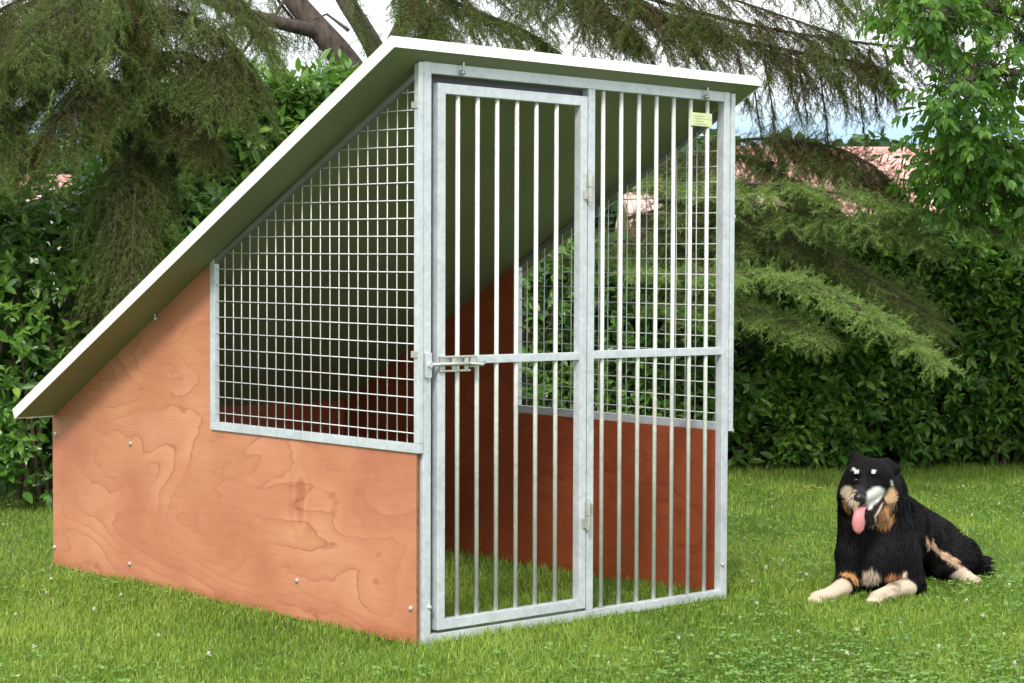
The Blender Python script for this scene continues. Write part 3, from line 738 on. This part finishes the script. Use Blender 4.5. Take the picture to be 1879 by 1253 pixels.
for P in limbs:
    n = 190; t = .28 + .72 * rng.random(n); q = interp(P, t); off = norm(rng.normal(size=(n, 3))) * (rng.random((n, 1)) ** .6) * np.array([.26, .26, .20])
    for k in range(0, n, 3): tw.tube([q[k] - kb, q[k] + off[k] * .6 + np.array([0, 0, .01]) - kb, q[k] + off[k] - kb], [.004, .003, .002], 4, False)
    B.append(q + off); A2.append(norm(off + np.array([0, 0, -.1])))
B = np.concatenate(B); A2 = np.concatenate(A2)
S = shoots(B, A2, 7, .064 * rng.uniform(.8, 1.2, len(B)), droop=.55)
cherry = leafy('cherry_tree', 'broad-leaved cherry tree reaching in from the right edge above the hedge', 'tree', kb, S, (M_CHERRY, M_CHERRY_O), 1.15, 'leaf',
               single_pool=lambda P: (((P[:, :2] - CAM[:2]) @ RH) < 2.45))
tk.build('trunk', M_BARK, cherry, smooth=True); tw.build('limbs', M_BARK, cherry, smooth=True)

# ------------------------------------------------------------ houses beyond
def tile_mat(name, a, c):
    m, n, l, b = mat(name)
    t = N(n, 'ShaderNodeTexCoord'); w = N(n, 'ShaderNodeTexNoise', Scale=3.0, Detail=6.0); l.new(t.outputs['Object'], w.inputs['Vector'])
    r = ramp(n, [(.3, a), (.7, c)]); l.new(w.outputs[0], r.inputs[0]); l.new(r.outputs[0], b.inputs['Base Color']); b.inputs['Roughness'].default_value = .8
    return m
M_TILE = tile_mat('weathered_clay_tile', (.52, .24, .22), (.70, .44, .40))
M_TILE2 = tile_mat('pale_pink_tile', (.50, .32, .28), (.66, .48, .43))
M_WALL = simple('cream_render', (.72, .66, .60), .9, 0, .06, 2)
M_SHUT = simple('brown_fascia', (.12, .05, .045), .6)
M_GLASS = simple('window_glass', (.04, .05, .06), .1)
def house(r0, r1, d, depth, eave, ridge, tile, label, rows, rz=0.0, wins=3):
    base = G((r0 + r1) / 2, d, 0); root = empty('house', base, -YAW + rz); tag(root, label, 'house')
    w = (r1 - r0) / 2
    wm = MB(); wm.box((-w + .4, .4, 0), (w - .4, depth - .4, eave)); wall = wm.build('wall', M_WALL, root)
    rf = MB(); hy = depth / 2; t = .16
    rf.add([(-w, 0, eave), (w, 0, eave), (w, hy, ridge), (-w, hy, ridge), (-w, 0, eave - t), (w, 0, eave - t), (w, hy, ridge - t), (-w, hy, ridge - t)],
           [(0, 1, 2, 3), (7, 6, 5, 4), (0, 4, 5, 1), (1, 5, 6, 2), (3, 2, 6, 7), (0, 3, 7, 4)])
    rf.add([(-w, depth, eave), (w, depth, eave), (w, hy, ridge), (-w, hy, ridge), (-w, depth, eave - t), (w, depth, eave - t), (w, hy, ridge - t), (-w, hy, ridge - t)],
           [(3, 2, 1, 0), (4, 5, 6, 7), (1, 5, 4, 0), (2, 6, 5, 1), (4, 7, 3, 0)])
    roof = rf.build('roof', tile, root)
    rr = MB()                                                          # rolls of the tile courses
    sl = math.hypot(hy, ridge - eave)
    for k in range(int(2 * w / .28)):
        x = -w + .14 + k * .28
        rr.tube([(x, -.02, eave + .01), (x, hy, ridge + .01)], .055, 6, True)
    o = rr.build('tile_rolls', tile, roof); o['kind'] = 'stuff'
    MB().tube([(-w - .05, hy, ridge + .04), (w + .05, hy, ridge + .04)], .11, 8).build('ridge_tiles', tile, roof, smooth=True)
    MB().box((-w, -.05, eave - t - .12), (w, -.002, eave - .02)).build('gutter', M_SHUT, roof)
    g = MB(); g.add([(-w + .41, .41, eave), (-w + .41, depth - .41, eave), (-w + .41, hy, ridge - .25), (w - .41, .41, eave), (w - .41, depth - .41, eave), (w - .41, hy, ridge - .25)], [(0, 2, 1), (3, 4, 5), (0, 3, 5, 2), (1, 2, 5, 4)])
    g.build('gable', M_WALL, wall)
    for k in range(wins):
        x = -w + (k + .5) * 2 * w / wins
        f = MB(); 
        for a, b_ in (((x - .5, .36, .8), (x - .45, .398, eave - .25)), ((x + .45, .36, .8), (x + .5, .398, eave - .25)), ((x - .448, .36, .8), (x + .448, .398, .85)), ((x - .448, .36, eave - .3), (x + .448, .398, eave - .25))): f.box(a, b_)
        fo = f.build('window', M_SHUT, root); MB().box((x - .449, .385, .851), (x + .449, .397, eave - .301)).build('pane', M_GLASS, fo)
    return root
house(1.85, 4.1, 33, 5, 1.66, 2.15, M_TILE2, 'low house with a pale pink tiled roof seen through the kennel bars', 8, .0, 2)
house(6.2, 12.6, 55, 9, 2.1, 3.95, M_TILE, 'house with a weathered red tiled roof showing between the cedar boughs right of the kennel', 12, .10, 4)
house(-15.5, -11.6, 50, 8, 1.9, 2.9, M_TILE, 'house with a red roof glimpsed through the foliage at the left edge', 12, -.1, 3)

# far trees as separate crowns
def far_tree(r, d, h, w, label):
    b = G(r, d, 0); root = empty('tree', b); tag(root, label, 'tree', 'distant trees behind the houses')
    n = 1700; q = norm(rng.normal(size=(n, 3))) * (rng.random((n, 1)) ** .35)
    bm = 1 + .22 * sm(q, 5.0, int(r * 10) % 97)[:, None]
    P = q * bm * np.array([w, w, h * .46]) + np.array([0, 0, h * .54])
    V, F, C = scatter(LT4, LF4, P, rng.normal(size=(n, 3)), norm(q + rng.normal(0, .5, (n, 3))), None, np.clip(.5 + .4 * sm(q, 6, 3) + rng.normal(0, .15, n), 0, 1), np.full((n, 3), .5) * np.array([2.2, 1, 1]))
    o = link('crown', npmesh('far_crown', V, [F], {'tone': np.stack([C] * 3, 1)}), M_FAR, root); o['kind'] = 'stuff'
    t = MB(); t.tube([(0, 0, 0), (0, 0, h * .6)], [.25, .12], 8, False); t.build('trunk', M_BARK, root, smooth=True)
for i in range(17):
    r = -24 + i * 3.1 + random.uniform(-.6, .6)
    far_tree(r, 74 + random.uniform(-3, 3), random.uniform(4.3, 5.3), 2.2, 'far dark tree glimpsed through the foliage left of the kennel' if r < -6 else 'far dark tree hidden by the kennel and hedge, barely showing through the bars' if r < 5 else 'far dark tree standing on the skyline right of the kennel, above the red roof')

# ------------------------------------------------------------ dog
DD0 = 7.16; DR0 = (1600 - 939.5) * DD0 / FPX
def L(px, py, d):
    "dog's own frame: x to its left, y away, z up"
    q = DD0 + d
    return np.array([(px - 939.5) * q / FPX - DR0, d, 1.2021 + q * (457.3 - py) / FPX])
def grid_surface(f, o, h):
    "surface nets on a sampled signed distance field"
    s = f < 0
    c = np.zeros(tuple(n - 1 for n in f.shape), int)
    cs = [s[i:s.shape[0]-1+i, j:s.shape[1]-1+j, k:s.shape[2]-1+k] for i in (0, 1) for j in (0, 1) for k in (0, 1)]
    cnt = sum(x.astype(int) for x in cs); act = (cnt > 0) & (cnt < 8)
    idx = -np.ones(act.shape, int); A = np.argwhere(act); idx[act] = np.arange(len(A))
    acc = np.zeros((len(A), 3)); num = np.zeros(len(A))
    cor = [(i, j, k) for i in (0, 1) for j in (0, 1) for k in (0, 1)]
    for a in cor:
        for ax in range(3):
            if a[ax] == 0:
                b = list(a); b[ax] = 1
                fa = f[A[:, 0]+a[0], A[:, 1]+a[1], A[:, 2]+a[2]]; fb = f[A[:, 0]+b[0], A[:, 1]+b[1], A[:, 2]+b[2]]
                m = (fa < 0) != (fb < 0); t = np.where(m, fa / np.where(m, fa - fb, 1), 0)
                p = np.tile(np.array(a, float), (len(A), 1)); p[:, ax] += t
                acc[m] += p[m]; num[m] += 1
    V = (A + acc / num[:, None]) * h + o
    F = []
    for ax in range(3):
        e1, e2 = [(1, 2), (2, 0), (0, 1)][ax]
        sl0 = [slice(1, -1)] * 3; sl1 = [slice(1, -1)] * 3; sl0[ax] = slice(0, -1); sl1[ax] = slice(1, None)
        a, b = s[tuple(sl0)], s[tuple(sl1)]; m = a != b; q = np.argwhere(m); inside = a[m]
        off = np.array([1, 1, 1]); off[ax] = 0; q = q + off
        d1 = np.zeros(3, int); d1[e1] = 1; d2 = np.zeros(3, int); d2[e2] = 1
        g = lambda p: idx[p[:, 0], p[:, 1], p[:, 2]]
        quad = np.stack([g(q - d1 - d2), g(q - d2), g(q), g(q - d1)], 1)
        quad[~inside] = quad[~inside][:, ::-1]; F.append(quad)
    return V, np.concatenate(F)
def build_dog():
    h = .0058; lo = np.array([-.31, -.10, -.012]); hi = np.array([.52, .92, .60])
    ax = [np.arange(lo[i], hi[i], h) for i in range(3)]
    X, Y, Z = np.meshgrid(*ax, indexing='ij'); X = X.astype(np.float32); Y = Y.astype(np.float32); Z = Z.astype(np.float32)
    f = np.full(X.shape, 1.0, np.float32)
    def box(pts, m):
        pts = np.array(pts); a = np.clip(((pts.min(0) - m - lo) / h).astype(int), 0, None); b = ((pts.max(0) + m - lo) / h).astype(int) + 1
        return tuple(slice(a[i], max(a[i] + 1, min(b[i], f.shape[i]))) for i in range(3))
    def smin(s, d, k):
        a = f[s]; hh = np.clip(.5 + .5 * (a - d) / k, 0, 1); f[s] = a * (1 - hh) + d * hh - k * hh * (1 - hh)
    def dcone(s, a, ra, b, rb):
        x, y, z = X[s] - a[0], Y[s] - a[1], Z[s] - a[2]; v = b - a; t = np.clip((x * v[0] + y * v[1] + z * v[2]) / (v @ v), 0, 1)
        return np.sqrt((x - t * v[0]) ** 2 + (y - t * v[1]) ** 2 + (z - t * v[2]) ** 2) - (ra + (rb - ra) * t)
    def cone(a, ra, b, rb, k=.02):
        s = box([a, b], max(ra, rb) + .08); smin(s, dcone(s, a, ra, b, rb), k)
    def ell(c, r, k=.02, rz=0):
        s = box([c], max(r) + .08); x, y, z = X[s] - c[0], Y[s] - c[1], Z[s] - c[2]
        if rz: x, y = x * math.cos(rz) + y * math.sin(rz), -x * math.sin(rz) + y * math.cos(rz)
        q = np.sqrt((x / r[0]) ** 2 + (y / r[1]) ** 2 + (z / r[2]) ** 2); smin(s, (q - 1) * min(r), k)
    def carve(a, ra, b, rb):
        s = box([a, b], max(ra, rb) + .03); f[s] = np.maximum(f[s], -dcone(s, a, ra, b, rb))
    # trunk, rump, haunch
    cone(L(1640, 965, .36), .118, L(1716, 1000, .66), .105, .04)
    ell(L(1752, 1022, .60), (.085, .12, .085), .03, .3)
    # neck, ruff and chest
    cone(L(1604, 905, .23), .112, L(1614, 985, .26), .130, .04)
    ell(L(1612, 1018, .23), (.118, .12, .12), .04)
    # shoulders and forelegs
    cone(L(1576, 1020, .21), .060, L(1566, 1066, .19), .046, .03); cone(L(1565, 1071, .17), .038, L(1534, 1090, .06), .026, .02); cone(L(1534, 1091, .06), .026, L(1503, 1099, 0), .023, .012)
    cone(L(1655, 1020, .21), .070, L(1676, 1068, .20), .048, .03); cone(L(1676, 1078, .18), .037, L(1645, 1084, .07), .026, .02); cone(L(1645, 1085, .07), .026, L(1614, 1098, .0), .024, .012)
    for c in (L(1492, 1104, -.012), L(1499, 1106, -.022), L(1508, 1106, -.018), L(1602, 1104, -.012), L(1610, 1106, -.022), L(1620, 1106, -.02)): ell(c, (.0125, .017, .012), .006)
    # hind leg lying to the side, foot, tail
    cone(L(1702, 985, .44), .050, L(1742, 1034, .46), .045, .03); cone(L(1742, 1040, .45), .040, L(1778, 1056, .47), .026, .02); cone(L(1778, 1060, .46), .025, L(1798, 1067, .44), .020, .01)
    cone(L(1790, 1036, .60), .040, L(1848, 1050, .60), .030, .02)
    # head
    ell(L(1598, 876, .145), (.084, .090, .070), .02); ell(L(1564, 904, .155), (.036, .05, .045), .035); ell(L(1634, 910, .165), (.042, .052, .054), .035)
    cone(L(1597, 896, .10), .049, L(1582, 912, -.002), .025, .02)
    cone(L(1610, 931, .10), .040, L(1592, 949, .012), .016, .015)
    cone(L(1580, 850, .16), .030, L(1571, 833, .165), .012, .02); cone(L(1630, 856, .17), .032, L(1649, 860, .16), .014, .02)
    ell(L(1574, 868, .062), (.018, .012, .009), .010); ell(L(1606, 868, .062), (.018, .012, .009), .010)
    carve(L(1584, 935, -.03), .012, L(1592, 933, .05), .008)
    f[:, :, 0] = np.maximum(f[:, :, 0], .01); f = np.maximum(f, -(Z - .002)) if False else f
    V, F = grid_surface(f, lo, h)
    return V, F
DV, DF = build_dog()
BLK = np.array((.0055, .005, .0058)); CRM = np.array((.56, .45, .34)); WHT = np.array((.78, .76, .72)); TAN = np.array((.42, .21, .09)); RUST = np.array((.16, .06, .03)); PINK = np.array((.45, .20, .18))
def coat(P, soft=.38):
    c = np.tile(BLK, (len(P), 1)); X, Y, Z = P.T
    wob = .16 * sm(P, 60.0, 9) + .10 * sm(P, 140.0, 10)
    def patch(px, py, d, rx, ry, col, rot=0, ylim=(-9, 9), st=1.0):
        nonlocal c
        o = L(px, py, d); sc = (DD0 + d) / FPX; x = (X - o[0]) / sc; z = -(Z - o[2]) / sc
        x, z = x * math.cos(rot) + z * math.sin(rot), -x * math.sin(rot) + z * math.cos(rot)
        q = np.sqrt((x / rx) ** 2 + (z / ry) ** 2) + wob
        w = np.clip((1.12 - q) / soft, 0, 1) * st * ((Y > ylim[0]) & (Y < ylim[1])); c = c * (1 - w[:, None]) + col * w[:, None]
    fr = (-1, .17)
    patch(1561, 924, .12, 10, 18, TAN, .25, fr); patch(1560, 903, .1, 9.5, 13, CRM, 0, fr); patch(1567, 914, .08, 7, 17, CRM, 0, fr)
    patch(1628, 941, .13, 21, 17, TAN, -.3, fr); patch(1636, 908, .12, 12, 16, CRM * np.array([1, .82, .66]), 0, fr)
    patch(1609, 909, .05, 23, 16, WHT * .92, -.25, fr); patch(1598, 922, .04, 10, 12, WHT * .92, 0, fr)
    patch(1582, 878, .06, 12, 17, BLK * 2, 0, fr); patch(1581, 898, .03, 8, 8, BLK * 4, 0, fr)
    patch(1574, 864, .07, 4.4, 3.2, WHT * .85, .2, (-1, .12)); patch(1605, 864, .07, 4.6, 3.4, WHT * .85, -.2, (-1, .12)); patch(1639, 885, .1, 3, 6, WHT * .8, -.5, fr)
    wob = wob * .3
    DK = np.array((.02, .008, .008)); patch(1609, 939, .09, 24, 3.2, CRM, -.92, fr); patch(1611, 929, .08, 27, 4.6, DK, -.84, fr); patch(1588, 935, .04, 8, 8, DK, 0, fr)
    hl = (.22, .75); patch(1705, 986, .42, 27, 4.6, CRM * np.array([1, .82, .78]), .99, hl); patch(1746, 1024, .42, 36, 6.0, CRM * np.array([1, .82, .74]), .60, hl)
    wob = wob / .3
    ch = (-1, .24)
    patch(1567, 1050, .14, 15, 12, TAN, .2, ch); patch(1604, 1050, .12, 17, 18, CRM * .85, .1, ch); patch(1612, 1068, .12, 9, 12, CRM * .8, 0, ch); patch(1648, 1050, .13, 21, 13, RUST * 1.6, 0, ch); patch(1640, 1046, .13, 10, 6, TAN, 0, ch); patch(1666, 1040, .14, 5, 7, CRM, .4, ch)
    # forearms and feet
    for a, b, r in ((L(1548, 1082, .11), L(1500, 1100, 0), .045), (L(1672, 1084, .13), L(1608, 1100, 0), .042), (L(1768, 1054, .44), L(1800, 1068, .43), .036)):
        v = b - a; t = np.clip(((P - a) @ v) / (v @ v), 0, 1); dd = np.linalg.norm(P - a - t[:, None] * v, axis=1) * (1 + wob)
        w = np.clip((r - dd) / .009, 0, 1)[:, None]; col = CRM if r > .03 else CRM * np.array([.95, .82, .8])
        c = c * (1 - w) + col * w
    return c
def coat_mat(nm, rough, sheen):
    m, n, l, b = mat(nm); a = N(n, 'ShaderNodeVertexColor'); a.layer_name = 'coat'
    l.new(a.outputs['Color'], b.inputs['Base Color']); b.inputs['Roughness'].default_value = rough; b.inputs['Specular IOR Level'].default_value = .10
    return m
M_COAT = coat_mat('dog_skin_and_undercoat', .8, 0); M_FUR = coat_mat('dog_guard_hair', .6, .3)
M_NOSE = simple('dog_nose', (.012, .011, .012), .25); M_TONGUE = simple('dog_tongue', (.52, .19, .20), .5, 0, .12, 60); M_EYE = simple('dog_eye', (.012, .007, .004), .08); M_TOOTH = simple('tooth', (.75, .72, .62), .3)
dog = empty('dog', G(DR0, DD0, 0), -YAW)
tag(dog, 'black and tan long-haired dog lying on the lawn, panting with its tongue out', 'dog')
body = link('body', npmesh('dog_body', DV, [DF], {'coat': coat(DV)}, True), M_COAT, dog)
# fur grown from the skin
a_, b_, c_, d_ = (DV[DF[:, i]] for i in range(4)); nrm = np.cross(c_ - a_, d_ - b_); area = np.linalg.norm(nrm, axis=1)
NF = 95000; fi = rng.choice(len(DF), NF, p=area / area.sum()); u, v = rng.random((2, NF, 1))
Pf = (a_[fi] * (1 - u) + b_[fi] * u) * (1 - v) + (d_[fi] * (1 - u) + c_[fi] * u) * v; Nf = norm(nrm[fi])
nose_p = L(1579, 912, -.03); hc = L(1597, 880, .14)
head = np.linalg.norm((Pf - hc) / np.array([.12, .17, .105]), axis=1) < 1
muz = np.linalg.norm((Pf - L(1598, 915, .05)) / np.array([.070, .10, .058]), axis=1) < 1
legs = ((Pf[:, 2] < .075) & (Pf[:, 1] < .17)) | ((Pf[:, 0] > .33) & (Pf[:, 2] < .09) & (Pf[:, 1] < .52)); tail = (Pf[:, 0] > .46 - .02) & (Pf[:, 1] > .52)
flow = np.tile(np.array([.35, .75, -.45]), (NF, 1)); front = (Pf[:, 1] < .36) & ~head; flow[front] = np.array([.02, .1, -1.0])
flow[head] = norm(Pf[head] - nose_p); flow[legs] = np.array([-.3, -.6, -.3]); flow[tail] = np.array([.8, .1, .1])
flow = flow + .22 * np.stack([sm(Pf, 30., 3), sm(Pf, 30., 4), sm(Pf, 30., 5)], 1) + rng.normal(0, .12, (NF, 3))
tan_ = norm(flow - Nf * np.sum(flow * Nf, 1, keepdims=True))
ln = np.full(NF, .030); ln[front] = .040; ln[head] = .013; ln[muz] = .0055; ln[legs] = .014; ln[tail] = .05
ruff = head & (Pf[:, 1] > .17); ln[ruff] = .030
ears = (Pf[:, 2] > L(1600, 862, .16)[2]) & (Pf[:, 1] < .30); ln[ears] = .014
ln *= rng.uniform(.6, 1.2, NF); lift = np.where(muz | legs, .25, .42)[:, None]
wdt = np.clip(ln * .07, .0009, .0021)[:, None]
d1 = norm(tan_ + Nf * lift); d2 = norm(tan_ + Nf * lift * .2 + np.array([0, 0, -.25]))
s1 = norm(np.cross(d1, Nf + rng.normal(0, .3, (NF, 3)))) * wdt
B0 = Pf - Nf * .002; mid = B0 + d1 * ln[:, None] * .5; tip = mid + d2 * ln[:, None] * .5
FV = np.stack([B0 - s1, B0 + s1, mid + s1 * .8, mid - s1 * .8, tip], 1); FV[..., 2] = np.maximum(FV[..., 2], .002)
cc = coat(Pf) * rng.uniform(.7, 1.3, (NF, 1)); FC = np.repeat(np.clip(cc, 0, .9), 5, 0)
oo = (np.arange(NF) * 5)[:, None]
mouth = np.linalg.norm(coat(Pf) - np.array((.02, .008, .008)), axis=1) < .004
keep = ~mouth
for e in (L(1575, 880, .066), L(1607, 880, .064)): keep &= np.linalg.norm(Pf - e, axis=1) > .015
fur = link('fur', npmesh('dog_fur', FV.reshape(-1, 3), [(oo + np.array([[0, 1, 2, 3]]))[keep], (oo + np.array([[3, 2, 4]]))[keep]], {'coat': FC}), M_FUR, dog); fur['kind'] = 'stuff'
def blob(name, c, r, m, rz=0):
    bm_ = MB(); k = 12; vs = []; fs = []
    for i in range(7):
        t = math.pi * i / 6
        for j in range(k): p = 2 * math.pi * j / k; x, y = r[0] * math.sin(t) * math.cos(p), r[1] * math.sin(t) * math.sin(p); vs.append((c[0] + x * math.cos(rz) - y * math.sin(rz), c[1] + x * math.sin(rz) + y * math.cos(rz), c[2] + r[2] * math.cos(t)))
    for i in range(6):
        for j in range(k): fs.append((i*k+j, i*k+(j+1) % k, (i+1)*k+(j+1) % k, (i+1)*k+j))
    return bm_.add(vs, fs).build(name, m, dog, smooth=True)
blob('nose', L(1581, 913, -.026), (.021, .015, .017), M_NOSE)
blob('eye', L(1575, 880, .066), (.0105, .009, .0075), M_EYE); blob('eye', L(1607, 880, .064), (.0105, .009, .0075), M_EYE)
tm = MB(); vs = []; path = [L(1590, 930, .05), L(1586, 931, .01), L(1582, 935, -.022), L(1580, 948, -.034), L(1580, 960, -.034), L(1580, 972, -.031), L(1580, 978, -.028)]
wd = [.014, .016, .019, .020, .0235, .019, .008]
for i, p in enumerate(path):
    t = (path[min(i+1, 6)] - path[max(i-1, 0)]); t /= np.linalg.norm(t); nn_ = np.cross([1, 0, 0], t)
    for q in range(8):
        a = 2 * math.pi * q / 8; x = math.cos(a) * wd[i]; y = math.sin(a) * .0042 - .004 * math.exp(-(x / .008) ** 2) + .15 * abs(x) ** 1.2 * (1 if i > 2 else 0)
        vs.append(p + np.array([x, 0, 0]) + nn_ * y)
fs = [(i*8+j, i*8+(j+1) % 8, (i+1)*8+(j+1) % 8, (i+1)*8+j) for i in range(6) for j in range(8)] + [tuple(range(7, -1, -1)), tuple(48 + j for j in range(8))]
tm.add(vs, fs).build('tongue', M_TONGUE, dog, smooth=True)
tb_ = MB()
for px, py, d in ((1597, 944, .012), (1602, 938, .025), (1593, 950, .005)):
    p = L(px, py, d); tb_.tube([p + np.array([0, 0, -.006]), p + np.array([0, 0, .004])], [.0035, .001], 5)
tb_.build('teeth', M_TOOTH, dog)

# ------------------------------------------------------------ grass
def in_view(r, d, pad=.25): return (np.abs(r) < d * .241 * 1.08 + pad)
def blades(n, dmin, dmax, h, w, segs, seed, lo=0):
    r_ = np.random.default_rng(seed)
    d = np.sqrt(r_.random(n) * (dmax ** 2 - dmin ** 2) + dmin ** 2); r = (r_.random(n) * 2 - 1) * (d * .26 + .35)
    P = CAM[None, :2] + r[:, None] * RH + d[:, None] * FH
    x, y = P[:, 0], P[:, 1]
    ply = (y > .01) & (y < D) & (((x > -.004) & (x < .016)) | ((x > W - .016) & (x < W + .004)))
    sill = (y > -.006) & (y < .036) & (x > 0) & (x < W)
    P = P[~(ply | sill)]; d = d[~(ply | sill)]; n = len(P)
    patch = sm(P, 3.0, 77); fine = sm(P, 14.0, 78)
    hh = h * np.clip(1 + .30 * patch + .35 * fine, .35, 1.8) * r_.uniform(.4, 1.3, n) 
    inside = (P[:, 0] > 0) & (P[:, 0] < W) & (P[:, 1] > 0) & (P[:, 1] < D)
    az = r_.uniform(0, 6.283, n); lean = r_.uniform(.15, 1.15, n) ; ca, sa = np.cos(az), np.sin(az)
    ww = w * r_.uniform(.6, 1.3, n)
    side = np.stack([-sa, ca, np.zeros(n)], 1) * ww[:, None] / 2
    tw_ = r_.uniform(0, 6.283, n); side2 = np.stack([np.cos(tw_), np.sin(tw_), np.zeros(n)], 1) * ww[:, None] / 2
    side = np.where((r_.random(n) < .6)[:, None], side2, side)
    dirh = np.stack([ca, sa, np.zeros(n)], 1); z = np.array([0, 0, 1.0])
    base = np.concatenate([P, np.zeros((n, 1))], 1)
    tip = base + dirh * (hh * lean * .8)[:, None] + z * (hh * np.clip(1 - .35 * lean ** 2, .3, 1))[:, None]
    mid = base + dirh * (hh * lean * .25)[:, None] + z * (hh * .55)[:, None]
    big = sm(P, 1.1, 91); tone = np.clip(.50 + .20 * patch + .22 * big + .16 * fine + r_.normal(0, .17, n), .16, 1); dry = r_.random(n) < .035 + .04 * (patch < -.4); tone[dry] = r_.uniform(0, .10, dry.sum())
    if segs == 2:
        V = np.stack([base - side, base + side, mid + side * .8, mid - side * .8, tip], 1).reshape(-1, 3); k = 5
        o = (np.arange(n) * k)[:, None]; F = [o + np.array([[0, 1, 2, 3]]), o + np.array([[3, 2, 4]])]
    else:
        V = np.stack([base - side, base + side, tip], 1).reshape(-1, 3); k = 3
        o = (np.arange(n) * k)[:, None]; F = [o + np.array([[0, 1, 2]])]
    C = np.repeat(tone, k)
    return npmesh('grass', V, F, {'tone': np.stack([C] * 3, 1)})
g = link('grass', blades(160000, 5.2, 7.6, .031, .0034, 2, 1), M_GRASS); tag(g, kind='stuff')
g = link('grass', blades(190000, 7.4, 12.2, .036, .0048, 1, 2), M_GRASS); tag(g, kind='stuff')
# clover mats
def clover():
    n0 = 17000; r_ = np.random.default_rng(5)
    d = 5.6 + 5.4 * r_.random(n0) ** 1.3; r = (r_.random(n0) * 2 - 1) * d * .26
    P = CAM[None, :2] + r[:, None] * RH + d[:, None] * FH
    pt = sm(P, 2.6, 21) + .5 * (r > .6); k = pt > r_.uniform(-.3, 1.0, n0); P = P[k]
    k = ~((P[:, 0] > -.03) & (P[:, 0] < W + .03) & (P[:, 1] > -.05) & (P[:, 1] < D)); P = P[k]; n = len(P)
    T = np.array([(0, 0, 0), (-.45, .45, .02), (-.4, .95, .05), (0, 1, 0), (.4, .95, .05), (.45, .45, .02)]); out = []
    z = r_.uniform(.018, .036, n); az = r_.uniform(0, 6.28, n); s = r_.uniform(.008, .014, n); tn = np.clip(.5 + r_.normal(0, .2, n), 0, 1)
    for j in range(3):
        a = az + j * 2.094; dd = np.stack([np.cos(a), np.sin(a), r_.normal(.15, .2, n)], 1)
        out.append(scatter(T, LF4, np.concatenate([P, z[:, None]], 1), dd, np.array([[0, 0, 1.0]]) + r_.normal(0, .25, (n, 3)), s, tn))
    V, F, A = merge(out)
    return link('clover', npmesh('clover', V, F, A), M_CLOVER)
tag(clover(), kind='stuff')
# clover flower heads
M_PETAL = simple('clover_petal', (.75, .74, .66), .8, 0, .1, 200); M_YEL = simple('dandelion_petal', (.75, .50, .04), .7, 0, .1, 200)
fm = MB(); fm.tube([(0, 0, 0), (.003, 0, .032)], .0012, 4, False)
stem_me = fm.mesh('flower_stem'); stem_me.materials.append(M_CLOVER)
hm = MB()
for k in range(26):
    a = random.uniform(0, 6.28); e = random.uniform(-.3, 1.5); dv = Vector((math.cos(a) * math.cos(e), math.sin(a) * math.cos(e), math.sin(e)))
    c = Vector((.003, 0, .036)); s = dv.cross(Vector((0, 0, 1)) if abs(dv.z) < .9 else Vector((1, 0, 0))).normalized() * .0022
    hm.add([c - s, c + s, c + dv * .0085 + s * .5, c + dv * .0085 - s * .5], [(0, 1, 2, 3)])
head_me = hm.mesh('flower_head'); head_me.materials.append(M_PETAL)
FL = [(25, 1150), (170, 1143), (90, 1085), (82, 1108), (220, 1112), (60, 1218), (380, 1232), (290, 1192), (1410, 1060), (1486, 1074), (1395, 1130), (1455, 1015), (1250, 1190), (1500, 1230), (1780, 1120),
      (1850, 1180), (1762, 1010), (1790, 960), (1838, 935), (1772, 905), (1700, 1130), (1812, 1148), (1730, 1210), (1580, 1180), (1370, 1000), (1420, 940), (1860, 1090), (1660, 1160), (1470, 1180), (1120, 1240), (1690, 1220), (1870, 1240), (1560, 1225), (1385, 1085), (1440, 1045)]
for i, (x, y) in enumerate(FL):
    d = 1.2021 * FPX / (y - 457.3); p = at(x, y, d); p[2] = 0
    t = empty('clover_flower', p, random.uniform(0, 6)); s = random.uniform(.65, 1.05); t.scale = (s, s, s)
    tag(t, 'small white clover flower in the grass ' + ('left of the kennel' if x < 420 else 'beyond the kennel, near the dog' if y < 1135 else 'in the foreground right of the kennel door'), 'flower', 'white clover flowers in the lawn')
    link('flower_stem', stem_me, None, t); link('flower_head', head_me, None, t)
dh = MB()
for k in range(44):
    a = k * 2.399; rr_ = .017 * (.35 + .65 * ((k % 5) / 4)); c = Vector((0, 0, .045 + .004 * (1 - (k % 5) / 4))); dv = Vector((math.cos(a), math.sin(a), .25)); s = Vector((-math.sin(a), math.cos(a), 0)) * .0022
    dh.add([c - s * .5, c + s * .5, c + dv * rr_ + s, c + dv * rr_ - s], [(0, 1, 2, 3)])
dh_me = dh.mesh('dandelion_head'); dh_me.materials.append(M_YEL)
for i, (x, y) in enumerate(((1484, 900), (1496, 897), (1507, 901), (1490, 905))):
    d = 1.2021 * FPX / (y - 457.3 + 12); p = at(x, y, d); p[2] = 0
    t = empty('dandelion', p, i * 1.3); tag(t, 'yellow dandelion in the small cluster on the lawn between the kennel and the dog', 'flower', 'yellow dandelions near the hedge')
    link('flower_stem', stem_me, None, t); link('flower_head', dh_me, None, t)
